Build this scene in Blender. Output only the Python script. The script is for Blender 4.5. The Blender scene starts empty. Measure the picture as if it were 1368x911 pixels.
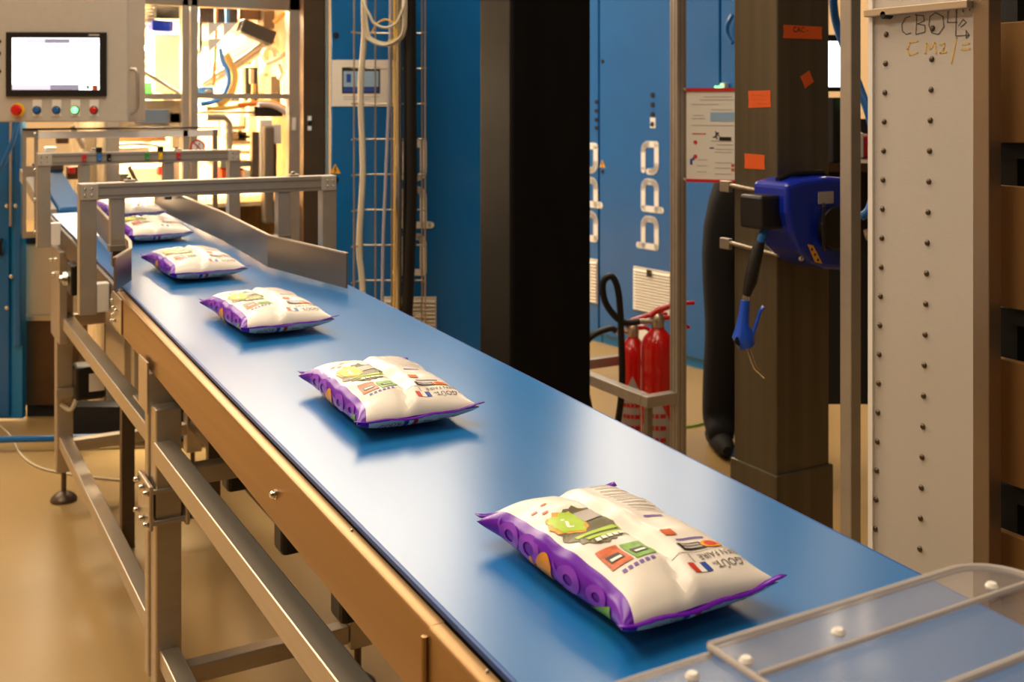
import bpy, bmesh, math, random
from mathutils import Vector, Matrix
random.seed(7)
C = bpy.context.scene.collection
# ------------------------------------------------------------------ camera, world, light, exposure
F, CX, HY, H = 1450.0, 684.0, 140.0, 1.45          # focal length (px), principal column, horizon row, eye height
TH = math.atan2(823, 1450); CT, ST = math.cos(TH), math.sin(TH)
sc = bpy.context.scene
cd = bpy.data.cameras.new('camera'); cam = bpy.data.objects.new('camera', cd); C.objects.link(cam)
cam.location = (0, 0, H); cam.rotation_euler = (math.pi/2, 0, -TH)
cd.sensor_width = 36; cd.lens = 36*F/1368; cd.shift_y = -(455.5-HY)/1368
cd.clip_start = .02
cd.dof.use_dof = True; cd.dof.focus_distance = 1.75; cd.dof.aperture_fstop = 7.0
sc.camera = cam
w = bpy.data.worlds.new('hall_air'); sc.world = w; w.use_nodes = True
w.node_tree.nodes['Background'].inputs[0].default_value = (1, .80, .58, 1)
w.node_tree.nodes['Background'].inputs[1].default_value = .05
sc.view_settings.view_transform = 'Standard'; sc.view_settings.look = 'None'
sc.view_settings.gamma = 1; sc.view_settings.use_curve_mapping = False
sc.view_settings.exposure = 0.22
WARM = (1, .84, .62)
CEIL = 4.6
ROOF = [(-1.3, 9.6, 2.3, 7.4, 240), (1.2, 9.6, 2.3, 7.4, 330), (3.7, 9.6, 2.3, 7.4, 330), (6.2, 9.2, 2.3, 7.4, 300), (-1.9, 1.6, 1.2, 3.4, 78), (.7, 2.6, 1.6, 3.0, 74), (1.6, -1.6, 1.4, .8, 14)]   # added light panels out of view: x, y, size x, size y, power
def area_light(name, loc, sx, sy, power, col, rot=(0, 0, 0)):
    l = bpy.data.lights.new(name, 'AREA'); l.shape = 'RECTANGLE'; l.size = sx; l.size_y = sy
    l.energy = power; l.color = col
    o = bpy.data.objects.new(name, l); o.location = loc; o.rotation_euler = rot; C.objects.link(o); return o
for (x, y, sx, sy, p) in ROOF:
    area_light('added_roof_glow', (x, y, CEIL-.05), sx, sy, p, WARM)

# ------------------------------------------------------------------ pixel helpers
def ray(px, py):
    a = (px-CX)/F
    return Vector((a*CT+ST, -a*ST+CT, (HY-py)/F))
O = Vector((0, 0, H))
def at_d(px, py, d): return O+ray(px, py)*d
def at_X(px, py, X): r = ray(px, py); return O+r*(X/r.x)
def at_Y(px, py, Y): r = ray(px, py); return O+r*(Y/r.y)
def at_z(px, py, z): r = ray(px, py); return O+r*((z-H)/r.z)
def camdir(a, b): return Vector((a*CT+b*ST, -a*ST+b*CT, 0))      # right, forward -> world
BZ0, BS = .898, .039
def bz(y): return BZ0+BS*(y-1.465)
class Plane:
    """vertical face: point p, u = horizontal direction running to the right as seen, n = towards the viewer"""
    def __init__(s, p, u):
        s.p = Vector(p); s.u = Vector(u).normalized(); s.n = Vector((s.u.y, -s.u.x, 0))
    def ab(s, px, py):
        r = ray(px, py); t = (s.p-O).dot(s.n)/r.dot(s.n); q = O+r*t-s.p
        return q.dot(s.u), q.z+s.p.z
    def pt(s, a, b, off=0): 
        q = s.p+s.u*a+s.n*off; return Vector((q.x, q.y, b))
    def px(s, x, y, off=0): a, b = s.ab(x, y); return s.pt(a, b, off)

# ------------------------------------------------------------------ materials
def lin(c): return tuple(((v/255/12.92) if v/255 <= .04045 else ((v/255+.055)/1.055)**2.4) for v in c)
MATS = {}
def mat(name, col, rough=.5, metal=0., var=.0, scale=8., stretch=(1, 1, 1), bump=0., bscale=None, emit=0., spec=.5, coat=0.):
    if name in MATS: return MATS[name]
    m = bpy.data.materials.new(name); m.use_nodes = True; nt = m.node_tree; b = nt.nodes['Principled BSDF']
    c = lin(col)
    b.inputs['Base Color'].default_value = (*c, 1); b.inputs['Roughness'].default_value = rough
    b.inputs['Metallic'].default_value = metal; b.inputs['Specular IOR Level'].default_value = spec
    b.inputs['Coat Weight'].default_value = coat; b.inputs['Coat Roughness'].default_value = .1
    if var or bump:
        tc = nt.nodes.new('ShaderNodeTexCoord'); mp = nt.nodes.new('ShaderNodeMapping'); nz = nt.nodes.new('ShaderNodeTexNoise')
        mp.inputs['Scale'].default_value = stretch; nz.inputs['Scale'].default_value = scale; nz.inputs['Detail'].default_value = 5
        nt.links.new(tc.outputs['Object'], mp.inputs[0]); nt.links.new(mp.outputs[0], nz.inputs['Vector'])
        if var:
            cr = nt.nodes.new('ShaderNodeValToRGB')
            cr.color_ramp.elements[0].position = .3; cr.color_ramp.elements[1].position = .7
            cr.color_ramp.elements[0].color = (*[v*(1-var) for v in c], 1); cr.color_ramp.elements[1].color = (*[min(1, v*(1+var)) for v in c], 1)
            nt.links.new(nz.outputs['Fac'], cr.inputs[0]); nt.links.new(cr.outputs[0], b.inputs['Base Color'])
        if bump:
            bp = nt.nodes.new('ShaderNodeBump'); bp.inputs['Strength'].default_value = bump; bp.inputs['Distance'].default_value = .01
            nt.links.new(nz.outputs['Fac'], bp.inputs['Height']); nt.links.new(bp.outputs[0], b.inputs['Normal'])
    if emit:
        b.inputs['Emission Color'].default_value = (*c, 1); b.inputs['Emission Strength'].default_value = emit
    MATS[name] = m; return m
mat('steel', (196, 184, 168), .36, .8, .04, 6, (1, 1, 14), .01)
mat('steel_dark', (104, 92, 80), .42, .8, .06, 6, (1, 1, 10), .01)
mat('steel_panel', (164, 130, 86), .38, .75, .08, 5, (1, .25, 8), .02)
mat('chrome', (225, 220, 210), .15, 1)
mat('alu', (178, 170, 160), .42, .55, .05, 20)
mat('alu_dark', (140, 130, 118), .45, .5, .05, 20)
mat('grey_paint', (186, 178, 168), .45, 0, .03, 30)
mat('beige_paint', (200, 182, 152), .5, 0, .04, 6)
mat('blue_paint', (0, 98, 168), .28, 0, .05, 3, coat=.25)
mat('blue_paint_edge', (20, 128, 192), .28, 0, .05, 3)
mat('blue_plastic', (8, 40, 165), .3, 0, .05, 10, coat=.3)
mat('blue_gun', (20, 78, 205), .3, 0, coat=.3)
mat('blue_hose', (30, 110, 195), .4)
mat('belt', (14, 108, 180), .28, 0, .07, 3, (3, .3, 1), .015, spec=.6)
mat('belt_edge', (20, 82, 160), .45)
mat('black_column', (13, 11, 10), .65, .0, .3, 6, (2, 2, .4), .04, spec=.15)
mat('black_plastic', (16, 15, 15), .4, 0)
mat('black_rubber', (20, 18, 17), .45, 0)
mat('black_cloth', (7, 7, 9), .85, 0, .2, 20)
mat('skin', (190, 140, 112), .55)
mat('hair', (40, 28, 20), .6)
mat('column_steel', (104, 95, 78), .42, .6, .16, 5, (7, 7, .2), .02)
mat('floor', (172, 142, 92), .28, 0, .08, 1.2, (1, 1, 1), .02)
mat('wall', (158, 136, 104), .8, 0, .05, 2)
mat('ceiling', (150, 138, 120), .9, 0, .05, 2)
mat('white_panel', (190, 182, 174), .5, 0, .03, 40, (1, 1, 20), .05)
mat('white', (235, 230, 224), .45)
mat('paper', (232, 226, 218), .6)
mat('vent', (226, 216, 200), .5)
mat('cardboard', (152, 110, 58), .8, 0, .06, 5)
mat('tote', (112, 128, 150), .5, 0, .08, 60, (1, 1, 10))
mat('dark', (22, 20, 20), .7)
mat('brown_steel', (88, 64, 40), .42, .5, .12, 3, (1, 1, 3))
mat('red', (205, 18, 14), .22, 0, coat=.5)
mat('red_flat', (196, 28, 30), .5)
mat('orange', (224, 92, 28), .7, 0, .05, 20)
mat('yellow', (245, 196, 20), .45)
mat('amber', (236, 172, 30), .5)
mat('green', (30, 150, 60), .45)
mat('green_glow', (120, 255, 150), .4, emit=2.)
mat('blue_button', (20, 90, 160), .35)
mat('ivory_cable', (216, 206, 184), .5)
mat('lilac_cable', (168, 162, 176), .5)
mat('orange_cable', (205, 110, 40), .5)
mat('yellow_hose', (222, 178, 92), .5)
mat('screen', (250, 250, 255), .3, emit=2.6)
mat('screen_grey', (150, 150, 178), .3, emit=.45)
mat('screen_pale', (205, 205, 228), .3, emit=.8)
mat('film_white', (238, 230, 222), .33, 0, .02, 30, bump=.06, spec=.5)
mat('film_purple', (104, 14, 178), .28, 0, .10, 25)
mat('print_lilac', (136, 56, 200), .32)
mat('print_orange', (242, 158, 34), .4, 0, .08, 60)
mat('print_lime', (168, 204, 30), .4, 0, .05, 60)
mat('print_leaf', (122, 184, 40), .4)
mat('print_olive', (92, 84, 40), .4, 0, .15, 60)
mat('print_black', (34, 30, 28), .4)
mat('print_red', (206, 50, 34), .4)
mat('print_rust', (206, 96, 40), .4, 0, .3, 120)
mat('print_green', (112, 168, 50), .4, 0, .3, 120)
mat('print_blue', (34, 74, 165), .4)
mat('print_grey', (176, 168, 164), .4)
mat('print_text', (92, 82, 84), .5)
mat('print_violet', (120, 92, 176), .5)
mat('print_white', (242, 238, 232), .4)
mat('print_sky', (150, 182, 214), .5)
mat('marker', (92, 88, 92), .6)
mat('marker_yellow', (220, 180, 84), .6)
mat('wire', (196, 182, 160), .3, .8)
mat('glow_white', (255, 240, 215), .4, emit=1.)  # self-glowing white: added roof panels and one machine bar
mat('machine_lamp', (255, 224, 170), .4, emit=22.)
mat('machine_white', (240, 226, 200), .4)
mat('machine_tan', (214, 190, 150), .45, .1, .3, 9)
MATS['belt'].node_tree.nodes['Principled BSDF'].inputs['IOR'].default_value = 1.75
mat('steel_mid', (146, 130, 112), .38, .75, .05, 6)
def clear_mat(name, tint, haze):
    m = bpy.data.materials.new(name); m.use_nodes = True; nt = m.node_tree; nt.nodes.clear()
    out = nt.nodes.new('ShaderNodeOutputMaterial'); t = nt.nodes.new('ShaderNodeBsdfTransparent'); d = nt.nodes.new('ShaderNodeBsdfDiffuse')
    g = nt.nodes.new('ShaderNodeBsdfGlossy'); m1 = nt.nodes.new('ShaderNodeMixShader'); m2 = nt.nodes.new('ShaderNodeMixShader'); lw = nt.nodes.new('ShaderNodeLayerWeight'); fr = nt.nodes.new('ShaderNodeMath'); fr.operation = 'POWER'; fr.inputs[1].default_value = 4.
    t.inputs[0].default_value = (*tint, 1); d.inputs[0].default_value = (.72, .66, .62, 1); g.inputs['Roughness'].default_value = .12
    m1.inputs[0].default_value = haze; lw.inputs[0].default_value = .35; nt.links.new(lw.outputs['Facing'], fr.inputs[0])
    nt.links.new(t.outputs[0], m1.inputs[1]); nt.links.new(d.outputs[0], m1.inputs[2])
    nt.links.new(fr.outputs[0], m2.inputs[0]); nt.links.new(m1.outputs[0], m2.inputs[1]); nt.links.new(g.outputs[0], m2.inputs[2])
    nt.links.new(m2.outputs[0], out.inputs[0]); MATS[name] = m
clear_mat('clear_sheet', (.95, .94, .94), .10)
clear_mat('clear_edge', (.80, .76, .74), .55)
clear_mat('clear_door', (.95, .93, .9), .04)

# ------------------------------------------------------------------ mesh builder
class MB:
    def __init__(s): s.v = []; s.f = []; s.mi = []; s.m = 0
    def add(s, vs, fs):
        k = len(s.v); s.v += [Vector(v) for v in vs]; s.f += [tuple(i+k for i in f) for f in fs]; s.mi += [s.m]*len(fs); return s
    def slot(s, i): s.m = i; return s
    def box(s, x0, x1, y0, y1, z0, z1):
        return s.hexa([(x0, y0, z0), (x1, y0, z0), (x1, y1, z0), (x0, y1, z0), (x0, y0, z1), (x1, y0, z1), (x1, y1, z1), (x0, y1, z1)])
    def hexa(s, p):
        return s.add(p, [(3, 2, 1, 0), (4, 5, 6, 7), (0, 1, 5, 4), (1, 2, 6, 5), (2, 3, 7, 6), (3, 0, 4, 7)])
    def bar(s, p, q, a, b, up=(0, 0, 1)):
        """rectangular tube from p to q, a wide sideways, b high"""
        p, q = Vector(p), Vector(q); d = (q-p).normalized(); up = Vector(up)
        if abs(d.dot(up)) > .95: up = Vector((0, 1, 0))
        x = d.cross(up).normalized(); y = x.cross(d)
        x *= a/2; y *= b/2
        return s.hexa([p-x-y, p+x-y, q+x-y, q-x-y, p-x+y, p+x+y, q+x+y, q-x+y])
    def pbox(s, pl, a0, a1, b0, b1, o0, o1):
        """box on a Plane: a along, b up, o offset towards viewer"""
        g = lambda a, o, b: pl.pt(a, b, o)
        return s.hexa([g(a0, o1, b0), g(a1, o1, b0), g(a1, o0, b0), g(a0, o0, b0), g(a0, o1, b1), g(a1, o1, b1), g(a1, o0, b1), g(a0, o0, b1)])
    def pboxpx(s, pl, x0, y0, x1, y1, o0, o1):
        a0, b1 = pl.ab(x0, y0); a1, b0 = pl.ab(x1, y1)
        # straight verticals and level edges: heights taken at the middle column
        xm = (x0+x1)/2; b1 = pl.ab(xm, y0)[1]; b0 = pl.ab(xm, y1)[1]
        return s.pbox(pl, a0, a1, b0, b1, o0, o1)
    def tube(s, pts, r, n=10, cap=True, smooth=True):
        pts = [Vector(p) for p in pts]
        rr = r if isinstance(r, (list, tuple)) else [r]*len(pts)
        vs = []; fs = []; prev = None
        for i, p in enumerate(pts):
            d = (pts[min(i+1, len(pts)-1)]-pts[max(i-1, 0)]).normalized()
            if prev is None:
                up = Vector((0, 0, 1)) if abs(d.z) < .9 else Vector((1, 0, 0)); x = d.cross(up).normalized()
            else: x = (prev-d*prev.dot(d)).normalized()
            prev = x; y = d.cross(x)
            for k in range(n):
                a = 2*math.pi*k/n; vs.append(p+(x*math.cos(a)+y*math.sin(a))*rr[i])
        for i in range(len(pts)-1):
            for k in range(n):
                fs.append((i*n+k, i*n+(k+1) % n, (i+1)*n+(k+1) % n, (i+1)*n+k))
        if cap: fs += [tuple(range(n-1, -1, -1)), tuple(range((len(pts)-1)*n, len(pts)*n))]
        return s.add(vs, fs)
    def spline(s, pts, r, n=8, sub=8):
        return s.tube(catmull(pts, sub), r, n)
    def cyl(s, p, q, r, n=16): return s.tube([p, q], r, n)
    def lathe(s, base, prof, n=24, axis=(0, 0, 1)):
        ax = Vector(axis).normalized(); b = Vector(base)
        return s.tube([b+ax*h for h, r in prof], [max(r, 1e-4) for h, r in prof], n) if False else s._lathe(b, ax, prof, n)
    def _lathe(s, b, ax, prof, n):
        up = Vector((0, 0, 1)) if abs(ax.z) < .9 else Vector((1, 0, 0)); x = ax.cross(up).normalized(); y = ax.cross(x)
        vs = []; fs = []
        for h, r in prof:
            for k in range(n):
                a = 2*math.pi*k/n; vs.append(b+ax*h+(x*math.cos(a)+y*math.sin(a))*max(r, 1e-4))
        for i in range(len(prof)-1):
            for k in range(n): fs.append((i*n+k, i*n+(k+1) % n, (i+1)*n+(k+1) % n, (i+1)*n+k))
        fs += [tuple(range(n-1, -1, -1)), tuple(range((len(prof)-1)*n, len(prof)*n))]
        return s.add(vs, fs)
    def prism(s, poly, ext):
        """poly: list of 3D points (planar), ext: vector"""
        n = len(poly); e = Vector(ext); poly = [Vector(p) for p in poly]
        return s.add(poly+[p+e for p in poly], [tuple(range(n-1, -1, -1)), tuple(range(n, 2*n))]+[(i, (i+1) % n, n+(i+1) % n, n+i) for i in range(n)])
    def face(s, poly): return s.add(poly, [tuple(range(len(poly)))])
    def build(s, name, material, parent=None, bevel=0., smooth=False, origin=None, seg=2):
        root = parent
        while root is not None and root.parent is not None: root = root.parent
        if root is not None: off = Vector(root.location)
        elif origin is not None: off = Vector(origin)
        else:
            xs = [v.x for v in s.v]; ys = [v.y for v in s.v]; zs = [v.z for v in s.v]
            off = Vector(((min(xs)+max(xs))/2, (min(ys)+max(ys))/2, min(zs)))
        me = bpy.data.meshes.new(name); me.from_pydata([tuple(v-off) for v in s.v], [], s.f)
        mats = material if isinstance(material, (list, tuple)) else [material]
        for m in mats: me.materials.append(MATS[m] if isinstance(m, str) else m)
        if len(mats) > 1:
            for p, i in zip(me.polygons, s.mi): p.material_index = i
        bm = bmesh.new(); bm.from_mesh(me); bmesh.ops.recalc_face_normals(bm, faces=bm.faces); bm.to_mesh(me); bm.free()
        if smooth:
            for p in me.polygons: p.use_smooth = True
            if hasattr(me, 'set_sharp_from_angle'): me.set_sharp_from_angle(angle=math.radians(40))
        o = bpy.data.objects.new(name, me); C.objects.link(o)
        if parent is not None: o.parent = parent
        else: o.location = off
        if bevel:
            b = o.modifiers.new('bevel', 'BEVEL'); b.width = bevel; b.segments = seg; b.limit_method = 'ANGLE'; b.angle_limit = math.radians(40)
        return o
def catmull(pts, sub=8):
    P = [Vector(p) for p in pts]; out = []
    for i in range(len(P)-1):
        a = P[max(i-1, 0)]; b = P[i]; c = P[i+1]; d = P[min(i+2, len(P)-1)]
        for k in range(sub):
            t = k/sub
            out.append(.5*((2*b)+(c-a)*t+(2*a-5*b+4*c-d)*t*t+(-a+3*b-3*c+d)*t**3))
    out.append(P[-1]); return out
def tag(o, label, cat, group=None, kind=None):
    if label: o['label'] = label
    if cat: o['category'] = cat
    if group: o['group'] = group
    if kind: o['kind'] = kind
    return o
def thing(name, label, cat, loc=(0, 0, 0), group=None):
    o = bpy.data.objects.new(name, None); C.objects.link(o); o.location = loc; o.empty_display_size = .1
    return tag(o, label, cat, group)
def copy_tree(o, parent=None):
    c = o.copy(); C.objects.link(c)
    if parent is not None: c.parent = parent
    for ch in list(o.children): copy_tree(ch, c)
    return c
def struct(mb, name, material, **k):
    o = mb.build(name, material, **k); o['kind'] = 'structure'; return o
_tc = {}
def text2d(txt, size=1., bold=0.):
    """triangulated letters: (verts 2D, faces), origin at centre"""
    key = (txt, bold)
    if key not in _tc:
        cu = bpy.data.curves.new('t', 'FONT'); cu.body = txt; cu.align_x = 'CENTER'; cu.align_y = 'CENTER'; cu.resolution_u = 2; cu.offset = bold
        ob = bpy.data.objects.new('t', cu); me = bpy.data.meshes.new_from_object(ob)
        _tc[key] = ([(v.co.x, v.co.y) for v in me.vertices], [tuple(p.vertices) for p in me.polygons])
        bpy.data.objects.remove(ob); bpy.data.curves.remove(cu); bpy.data.meshes.remove(me)
    v, f = _tc[key]
    return [(a*size, b*size) for a, b in v], f
def text_on(mb, pl, txt, size, a, b, off=.002, rot=0.):
    v, f = text2d(txt, size); c, s_ = math.cos(rot), math.sin(rot)
    mb.add([pl.pt(a+x*c-y*s_, b+x*s_+y*c, off) for x, y in v], f); return mb
def stroke(mb, pl, pts, wd, off=.002, closed=False):
    """thick 2D line with round joints laid on a plane"""
    if closed: pts = pts+[pts[0]]
    for (a, b), (c, d) in zip(pts, pts[1:]):
        L = math.hypot(c-a, d-b) or 1e-6; nx, ny = -(d-b)/L*wd/2, (c-a)/L*wd/2
        mb.face([pl.pt(a+nx, b+ny, off), pl.pt(a-nx, b-ny, off), pl.pt(c-nx, d-ny, off), pl.pt(c+nx, d+ny, off)])
    for a, b in pts:
        mb.face([pl.pt(a+wd/2*math.cos(t*math.pi/5), b+wd/2*math.sin(t*math.pi/5), off) for t in range(10)])
    return mb
def disc_on(mb, pl, a, b, r, off=.002, n=20, th=None):
    ring = [pl.pt(a+r*math.cos(2*math.pi*t/n), b+r*math.sin(2*math.pi*t/n), off) for t in range(n)]
    if th: mb.prism(ring, pl.n*th)
    else: mb.face(ring)
    return mb

# ================================================================== SETTING
fl = MB().box(-4, 9, -3, 15, -.1, 0); struct(fl, 'floor', 'floor')
struct(MB().box(-4, 9, 15, 15.15, 0, CEIL), 'wall_back', 'wall')
struct(MB().box(8.85, 9, -3, 15, 0, CEIL), 'wall_right', 'wall')
struct(MB().box(-4.15, -4, -3, 15, 0, CEIL), 'wall_left', 'wall')
struct(MB().box(-4.15, 9, -3, 15.15, CEIL, CEIL+.1), 'ceiling', 'ceiling')
for i, (x, y, sx, sy, p) in enumerate(ROOF):
    o = struct(MB().box(x-sx/2-.06, x+sx/2+.06, y-sy/2-.06, y+sy/2+.06, CEIL-.04, CEIL), 'added_roof_panel_%d' % (i+1), 'grey_paint')  # unseen ceiling panel added to light the hall and belt, no real opening
    MB().box(x-sx/2, x+sx/2, y-sy/2, y+sy/2, CEIL-.046, CEIL-.04).build('pane', 'glow_white', o)

# ================================================================== MAIN CONVEYOR
XL, XR = .537, 1.087
Y0, Y1 = -.45, 4.62
YS = 3.05                                                    # the deep side panels end here
cv = thing('belt_conveyor', 'long steel conveyor with wide glossy blue belt carrying printed bags', 'conveyor', (.8, 2, 0))
def sl(y, dz): return bz(y)+dz
# belt: closed loop over two end rollers
prof = []
th = .004
top = [(Y0+(Y1-Y0)*k/24) for k in range(25)]
loop = [(y, sl(y, 0)) for y in top]
for k in range(1, 12):
    a = math.pi/2-math.pi*k/12; loop.append((Y1+.03*math.cos(a), sl(Y1, -.03)+.03*math.sin(a)))
loop += [(y, sl(y, -.06)) for y in reversed(top)]
for k in range(1, 12):
    a = -math.pi/2-math.pi*k/12; loop.append((Y0+.03*math.cos(a), sl(Y0, -.03)+.03*math.sin(a)))
m = MB(); n = len(loop)
m.add([(XL, y, z) for y, z in loop]+[(XR, y, z) for y, z in loop], [(i, (i+1) % n, n+(i+1) % n, n+i) for i in range(n)])
o = m.build('belt', 'belt', cv)
m = MB()
for x in (XL-.0015, XR+.0015):
    m.hexa([(x-.003, Y0, sl(Y0, -.007)), (x+.003, Y0, sl(Y0, -.007)), (x+.003, Y1, sl(Y1, -.007)), (x-.003, Y1, sl(Y1, -.007)),
            (x-.003, Y0, sl(Y0, -.0005)), (x+.003, Y0, sl(Y0, -.0005)), (x+.003, Y1, sl(Y1, -.0005)), (x-.003, Y1, sl(Y1, -.0005))])
m.build('belt_edge', 'belt_edge', cv)
for y in (Y0, Y1):
    MB().cyl((XL+.004, y, sl(y, -.03)), (XR-.004, y, sl(y, -.03)), .025, 24).build('end_roller', 'steel', cv, smooth=True)
def slab(x0, x1, ya, yb, d0, d1):
    return MB().hexa([(x0, ya, sl(ya, d0)), (x1, ya, sl(ya, d0)), (x1, yb, sl(yb, d0)), (x0, yb, sl(yb, d0)),
                      (x0, ya, sl(ya, d1)), (x1, ya, sl(ya, d1)), (x1, yb, sl(yb, d1)), (x0, yb, sl(yb, d1))])
slab(XL+.01, XR-.01, Y0+.06, Y1-.06, -.05, -.008).build('slider_bed', 'steel_dark', cv)
def channel(xo, sgn, ya, yb, h, name, mt):
    """C channel: ledge + outer face with a rounded bend + bottom flange"""
    P = []
    r = .008
    x = lambda v: xo+sgn*v
    P = [(x(.020), -.010)]
    for k in range(5):
        a = math.pi/2*k/4; P.append((x(r-r*math.sin(a)), -.010-r+r*math.cos(a)))
    P += [(x(0), -h), (x(.03), -h), (x(.03), -h+.003), (x(.003), -h+.003), (x(.003), -.018), (x(.020), -.0135)]
    m = MB(); n = len(P)
    m.add([(px, ya, sl(ya, d)) for px, d in P]+[(px, yb, sl(yb, d)) for px, d in P], [(i, (i+1) % n, n+(i+1) % n, n+i) for i in range(n)]+[tuple(range(n-1, -1, -1)), tuple(range(n, 2*n))])
    return m.build(name, mt, cv, smooth=True)
YJ = 1.09
channel(.512, 1, YJ, YS, .105, 'side_panel', 'steel_panel')
channel(.5105, 1, Y0, YJ-.001, .105, 'side_panel', 'steel_panel')
channel(1.112, -1, Y0, YS, .105, 'side_panel', 'steel_panel')
channel(.520, 1, YS+.01, Y1, .085, 'side_panel', 'steel_dark')
channel(1.104, -1, YS+.01, Y1, .085, 'side_panel', 'steel_dark')
MB().tube([(.5075, YJ, sl(YJ, -.104)), (.5075, YJ, sl(YJ, -.02))], .004, 8).build('weld_seam', 'steel_panel', cv, smooth=True)
# end plate with bolt cluster at the joint of the two sections
m = MB(); pp = []
ya = YS-.005
for y, d in ((YS-.10, -.105), (YS+.02, -.105), (YS+.06, -.075), (YS+.06, -.03), (YS+.03, -.012), (YS-.10, -.012)): pp.append((.5075, y, sl(y, d)))
m.prism(pp, (.004, 0, 0)).build('joint_plate', 'steel', cv, bevel=.002)
def bolt(p, ax, r, h, par, mt='chrome'):
    MB().lathe(p, [(0, r*1.35), (h*.25, r*1.35), (h*.26, r), (h*.8, r), (h, r*.7)], 8, ax).build('bolt', mt, par, smooth=True)
for y, d in ((YS+.015, -.035), (YS-.005, -.05), (YS-.03, -.06), (YS+.0, -.07), (YS-.02, -.082), (YS+.02, -.09), (YS-.045, -.05)):
    bolt((.5075, y, sl(y, d)), (-1, 0, 0), .0045, .008, cv)
pb = at_X(369, 660, .512); bolt(pb, (-1, 0, 0), .006, .01, cv)
for y in (1.36, .98): bolt((.527, y, sl(y, -.0105)), (0, 0, 1), .002, .003, cv, 'wire')
# legs --------------------------------------------------------------
XG = .535; XH = 1.0
YA, YB = 2.54, 4.27
def leg(x, y, z0, z1, w=.058):
    MB().box(x-w/2, x+w/2, y-w/2, y+w/2, z0, z1).build('leg', 'steel', cv, bevel=.004)
def foot(x, y):
    MB().lathe((x, y, 0), [(0, .045), (.006, .047), (.014, .044), (.026, .03), (.034, .016), (.036, .009), (.12, .009)], 20).build('levelling_foot', 'steel_dark', cv, smooth=True)
for (x, y, zt) in ((XG, YA, .765), (XH, YA, sl(YA, -.105)), (XG, YB, sl(YB, -.085)), (XH, YB, sl(YB, -.085)), (XG, .75, sl(.75, -.106)), (XH, .75, sl(.75, -.106))):
    leg(x, y, .11, zt); foot(x, y)
# second slimmer post clamped behind the near leg
MB().box(XG-.034, XG+.034, YA+.031, YA+.066, .14, sl(YA, -.105)).build('telescopic_post', 'steel', cv, bevel=.003)
def rail(p, q, w=.042, h=.042, mt='steel', name='rail'):
    return MB().bar(p, q, w, h).build(name, mt, cv, bevel=.003)
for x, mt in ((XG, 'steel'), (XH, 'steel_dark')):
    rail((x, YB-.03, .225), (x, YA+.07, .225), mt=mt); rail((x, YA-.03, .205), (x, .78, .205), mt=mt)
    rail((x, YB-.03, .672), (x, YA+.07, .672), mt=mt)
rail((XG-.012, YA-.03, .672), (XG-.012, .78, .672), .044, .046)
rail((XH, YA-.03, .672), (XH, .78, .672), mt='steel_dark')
for y, z in ((YA, .145), (YB, .2), (.75, .2), (YA, .60), (YB, .66)):
    rail((XG+.03, y, z), (XH-.03, y, z), name='cross_bar')
# clamp on the near leg
cl = MB().box(XG-.046, XG-.036, YA-.045, YA+.085, .50, .60).build('clamp_plate', 'steel', cv, bevel=.003)
MB().box(XG+.034, XG+.044, YA-.045, YA+.02, .50, .60).build('clamp_plate', 'steel', cv, bevel=.003)
for z in (.515, .585):
    MB().cyl((XG-.05, YA-.037, z), (XG+.05, YA-.037, z), .006, 10).build('clamp_rod', 'steel', cv, smooth=True)
    for y in (YA-.037, YA+.01, YA+.07): bolt((XG-.046, y, z), (-1, 0, 0), .006, .012, cv)
    bolt((XG+.044, YA-.037, z), (1, 0, 0), .006, .012, cv)
# support bracket plates under the panel
b0 = at_X(193, 545, XG-.03); 
m = MB().box(XG-.036, XG-.031, YA+.03, YA+.13, .745, .86)
m.box(XG-.036, XH-.1, YA+.03, YA+.2, .742, .747); m.build('bracket_tray', 'steel', cv, bevel=.001)
MB().box(XG+.06, XG+.30, YA+.22, YA+.26, .70, .80).build('bracket_plate', 'steel_dark', cv, bevel=.002)
MB().box(XG+.16, XG+.20, YA+.02, YA+.06, .70, .735).build('terminal_block', 'amber', cv, bevel=.003)
# gearmotor box with rating label on far leg
pm = at_Y(118, 508, YB-.05)
mo = MB().box(pm.x-.052, pm.x+.052, pm.y-.05, pm.y+.05, pm.z-.062, pm.z+.062).build('motor_housing', 'black_plastic', cv, bevel=.012)
MB().box(pm.x-.005, pm.x+.048, pm.y-.0525, pm.y-.050, pm.z-.03, pm.z+.035).build('rating_label', 'paper', mo)
MB().box(XG-.032, pm.x-.045, pm.y-.01, pm.y+.01, pm.z-.05, pm.z-.02).build('motor_bracket', 'steel', cv)
MB().spline([(pm.x-.04, pm.y, pm.z-.06), (pm.x-.06, pm.y, pm.z-.1), (pm.x-.09, pm.y+.02, pm.z-.08)], .008).build('motor_cable', 'ivory_cable', cv, smooth=True)
# black cable brackets hanging inside below the belt
for yy in (2.08, 2.46, 2.93):
    MB().box(.77, .84, yy-.035, yy+.035, .41, .85).build('cable_bracket', 'black_plastic', cv, bevel=.012)
MB().bar((.74, 1.5, .70), (.74, 3.1, .70), .04, .05).build('cable_duct', 'black_plastic', cv)
m = MB(); pts = []
for k in range(13): pts.append((.80, 1.55+.08*k, .80-.022*(k % 2)))
m.spline(pts, .006, 6, 4).build('under_cable', 'black_rubber', cv, smooth=True)
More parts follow.
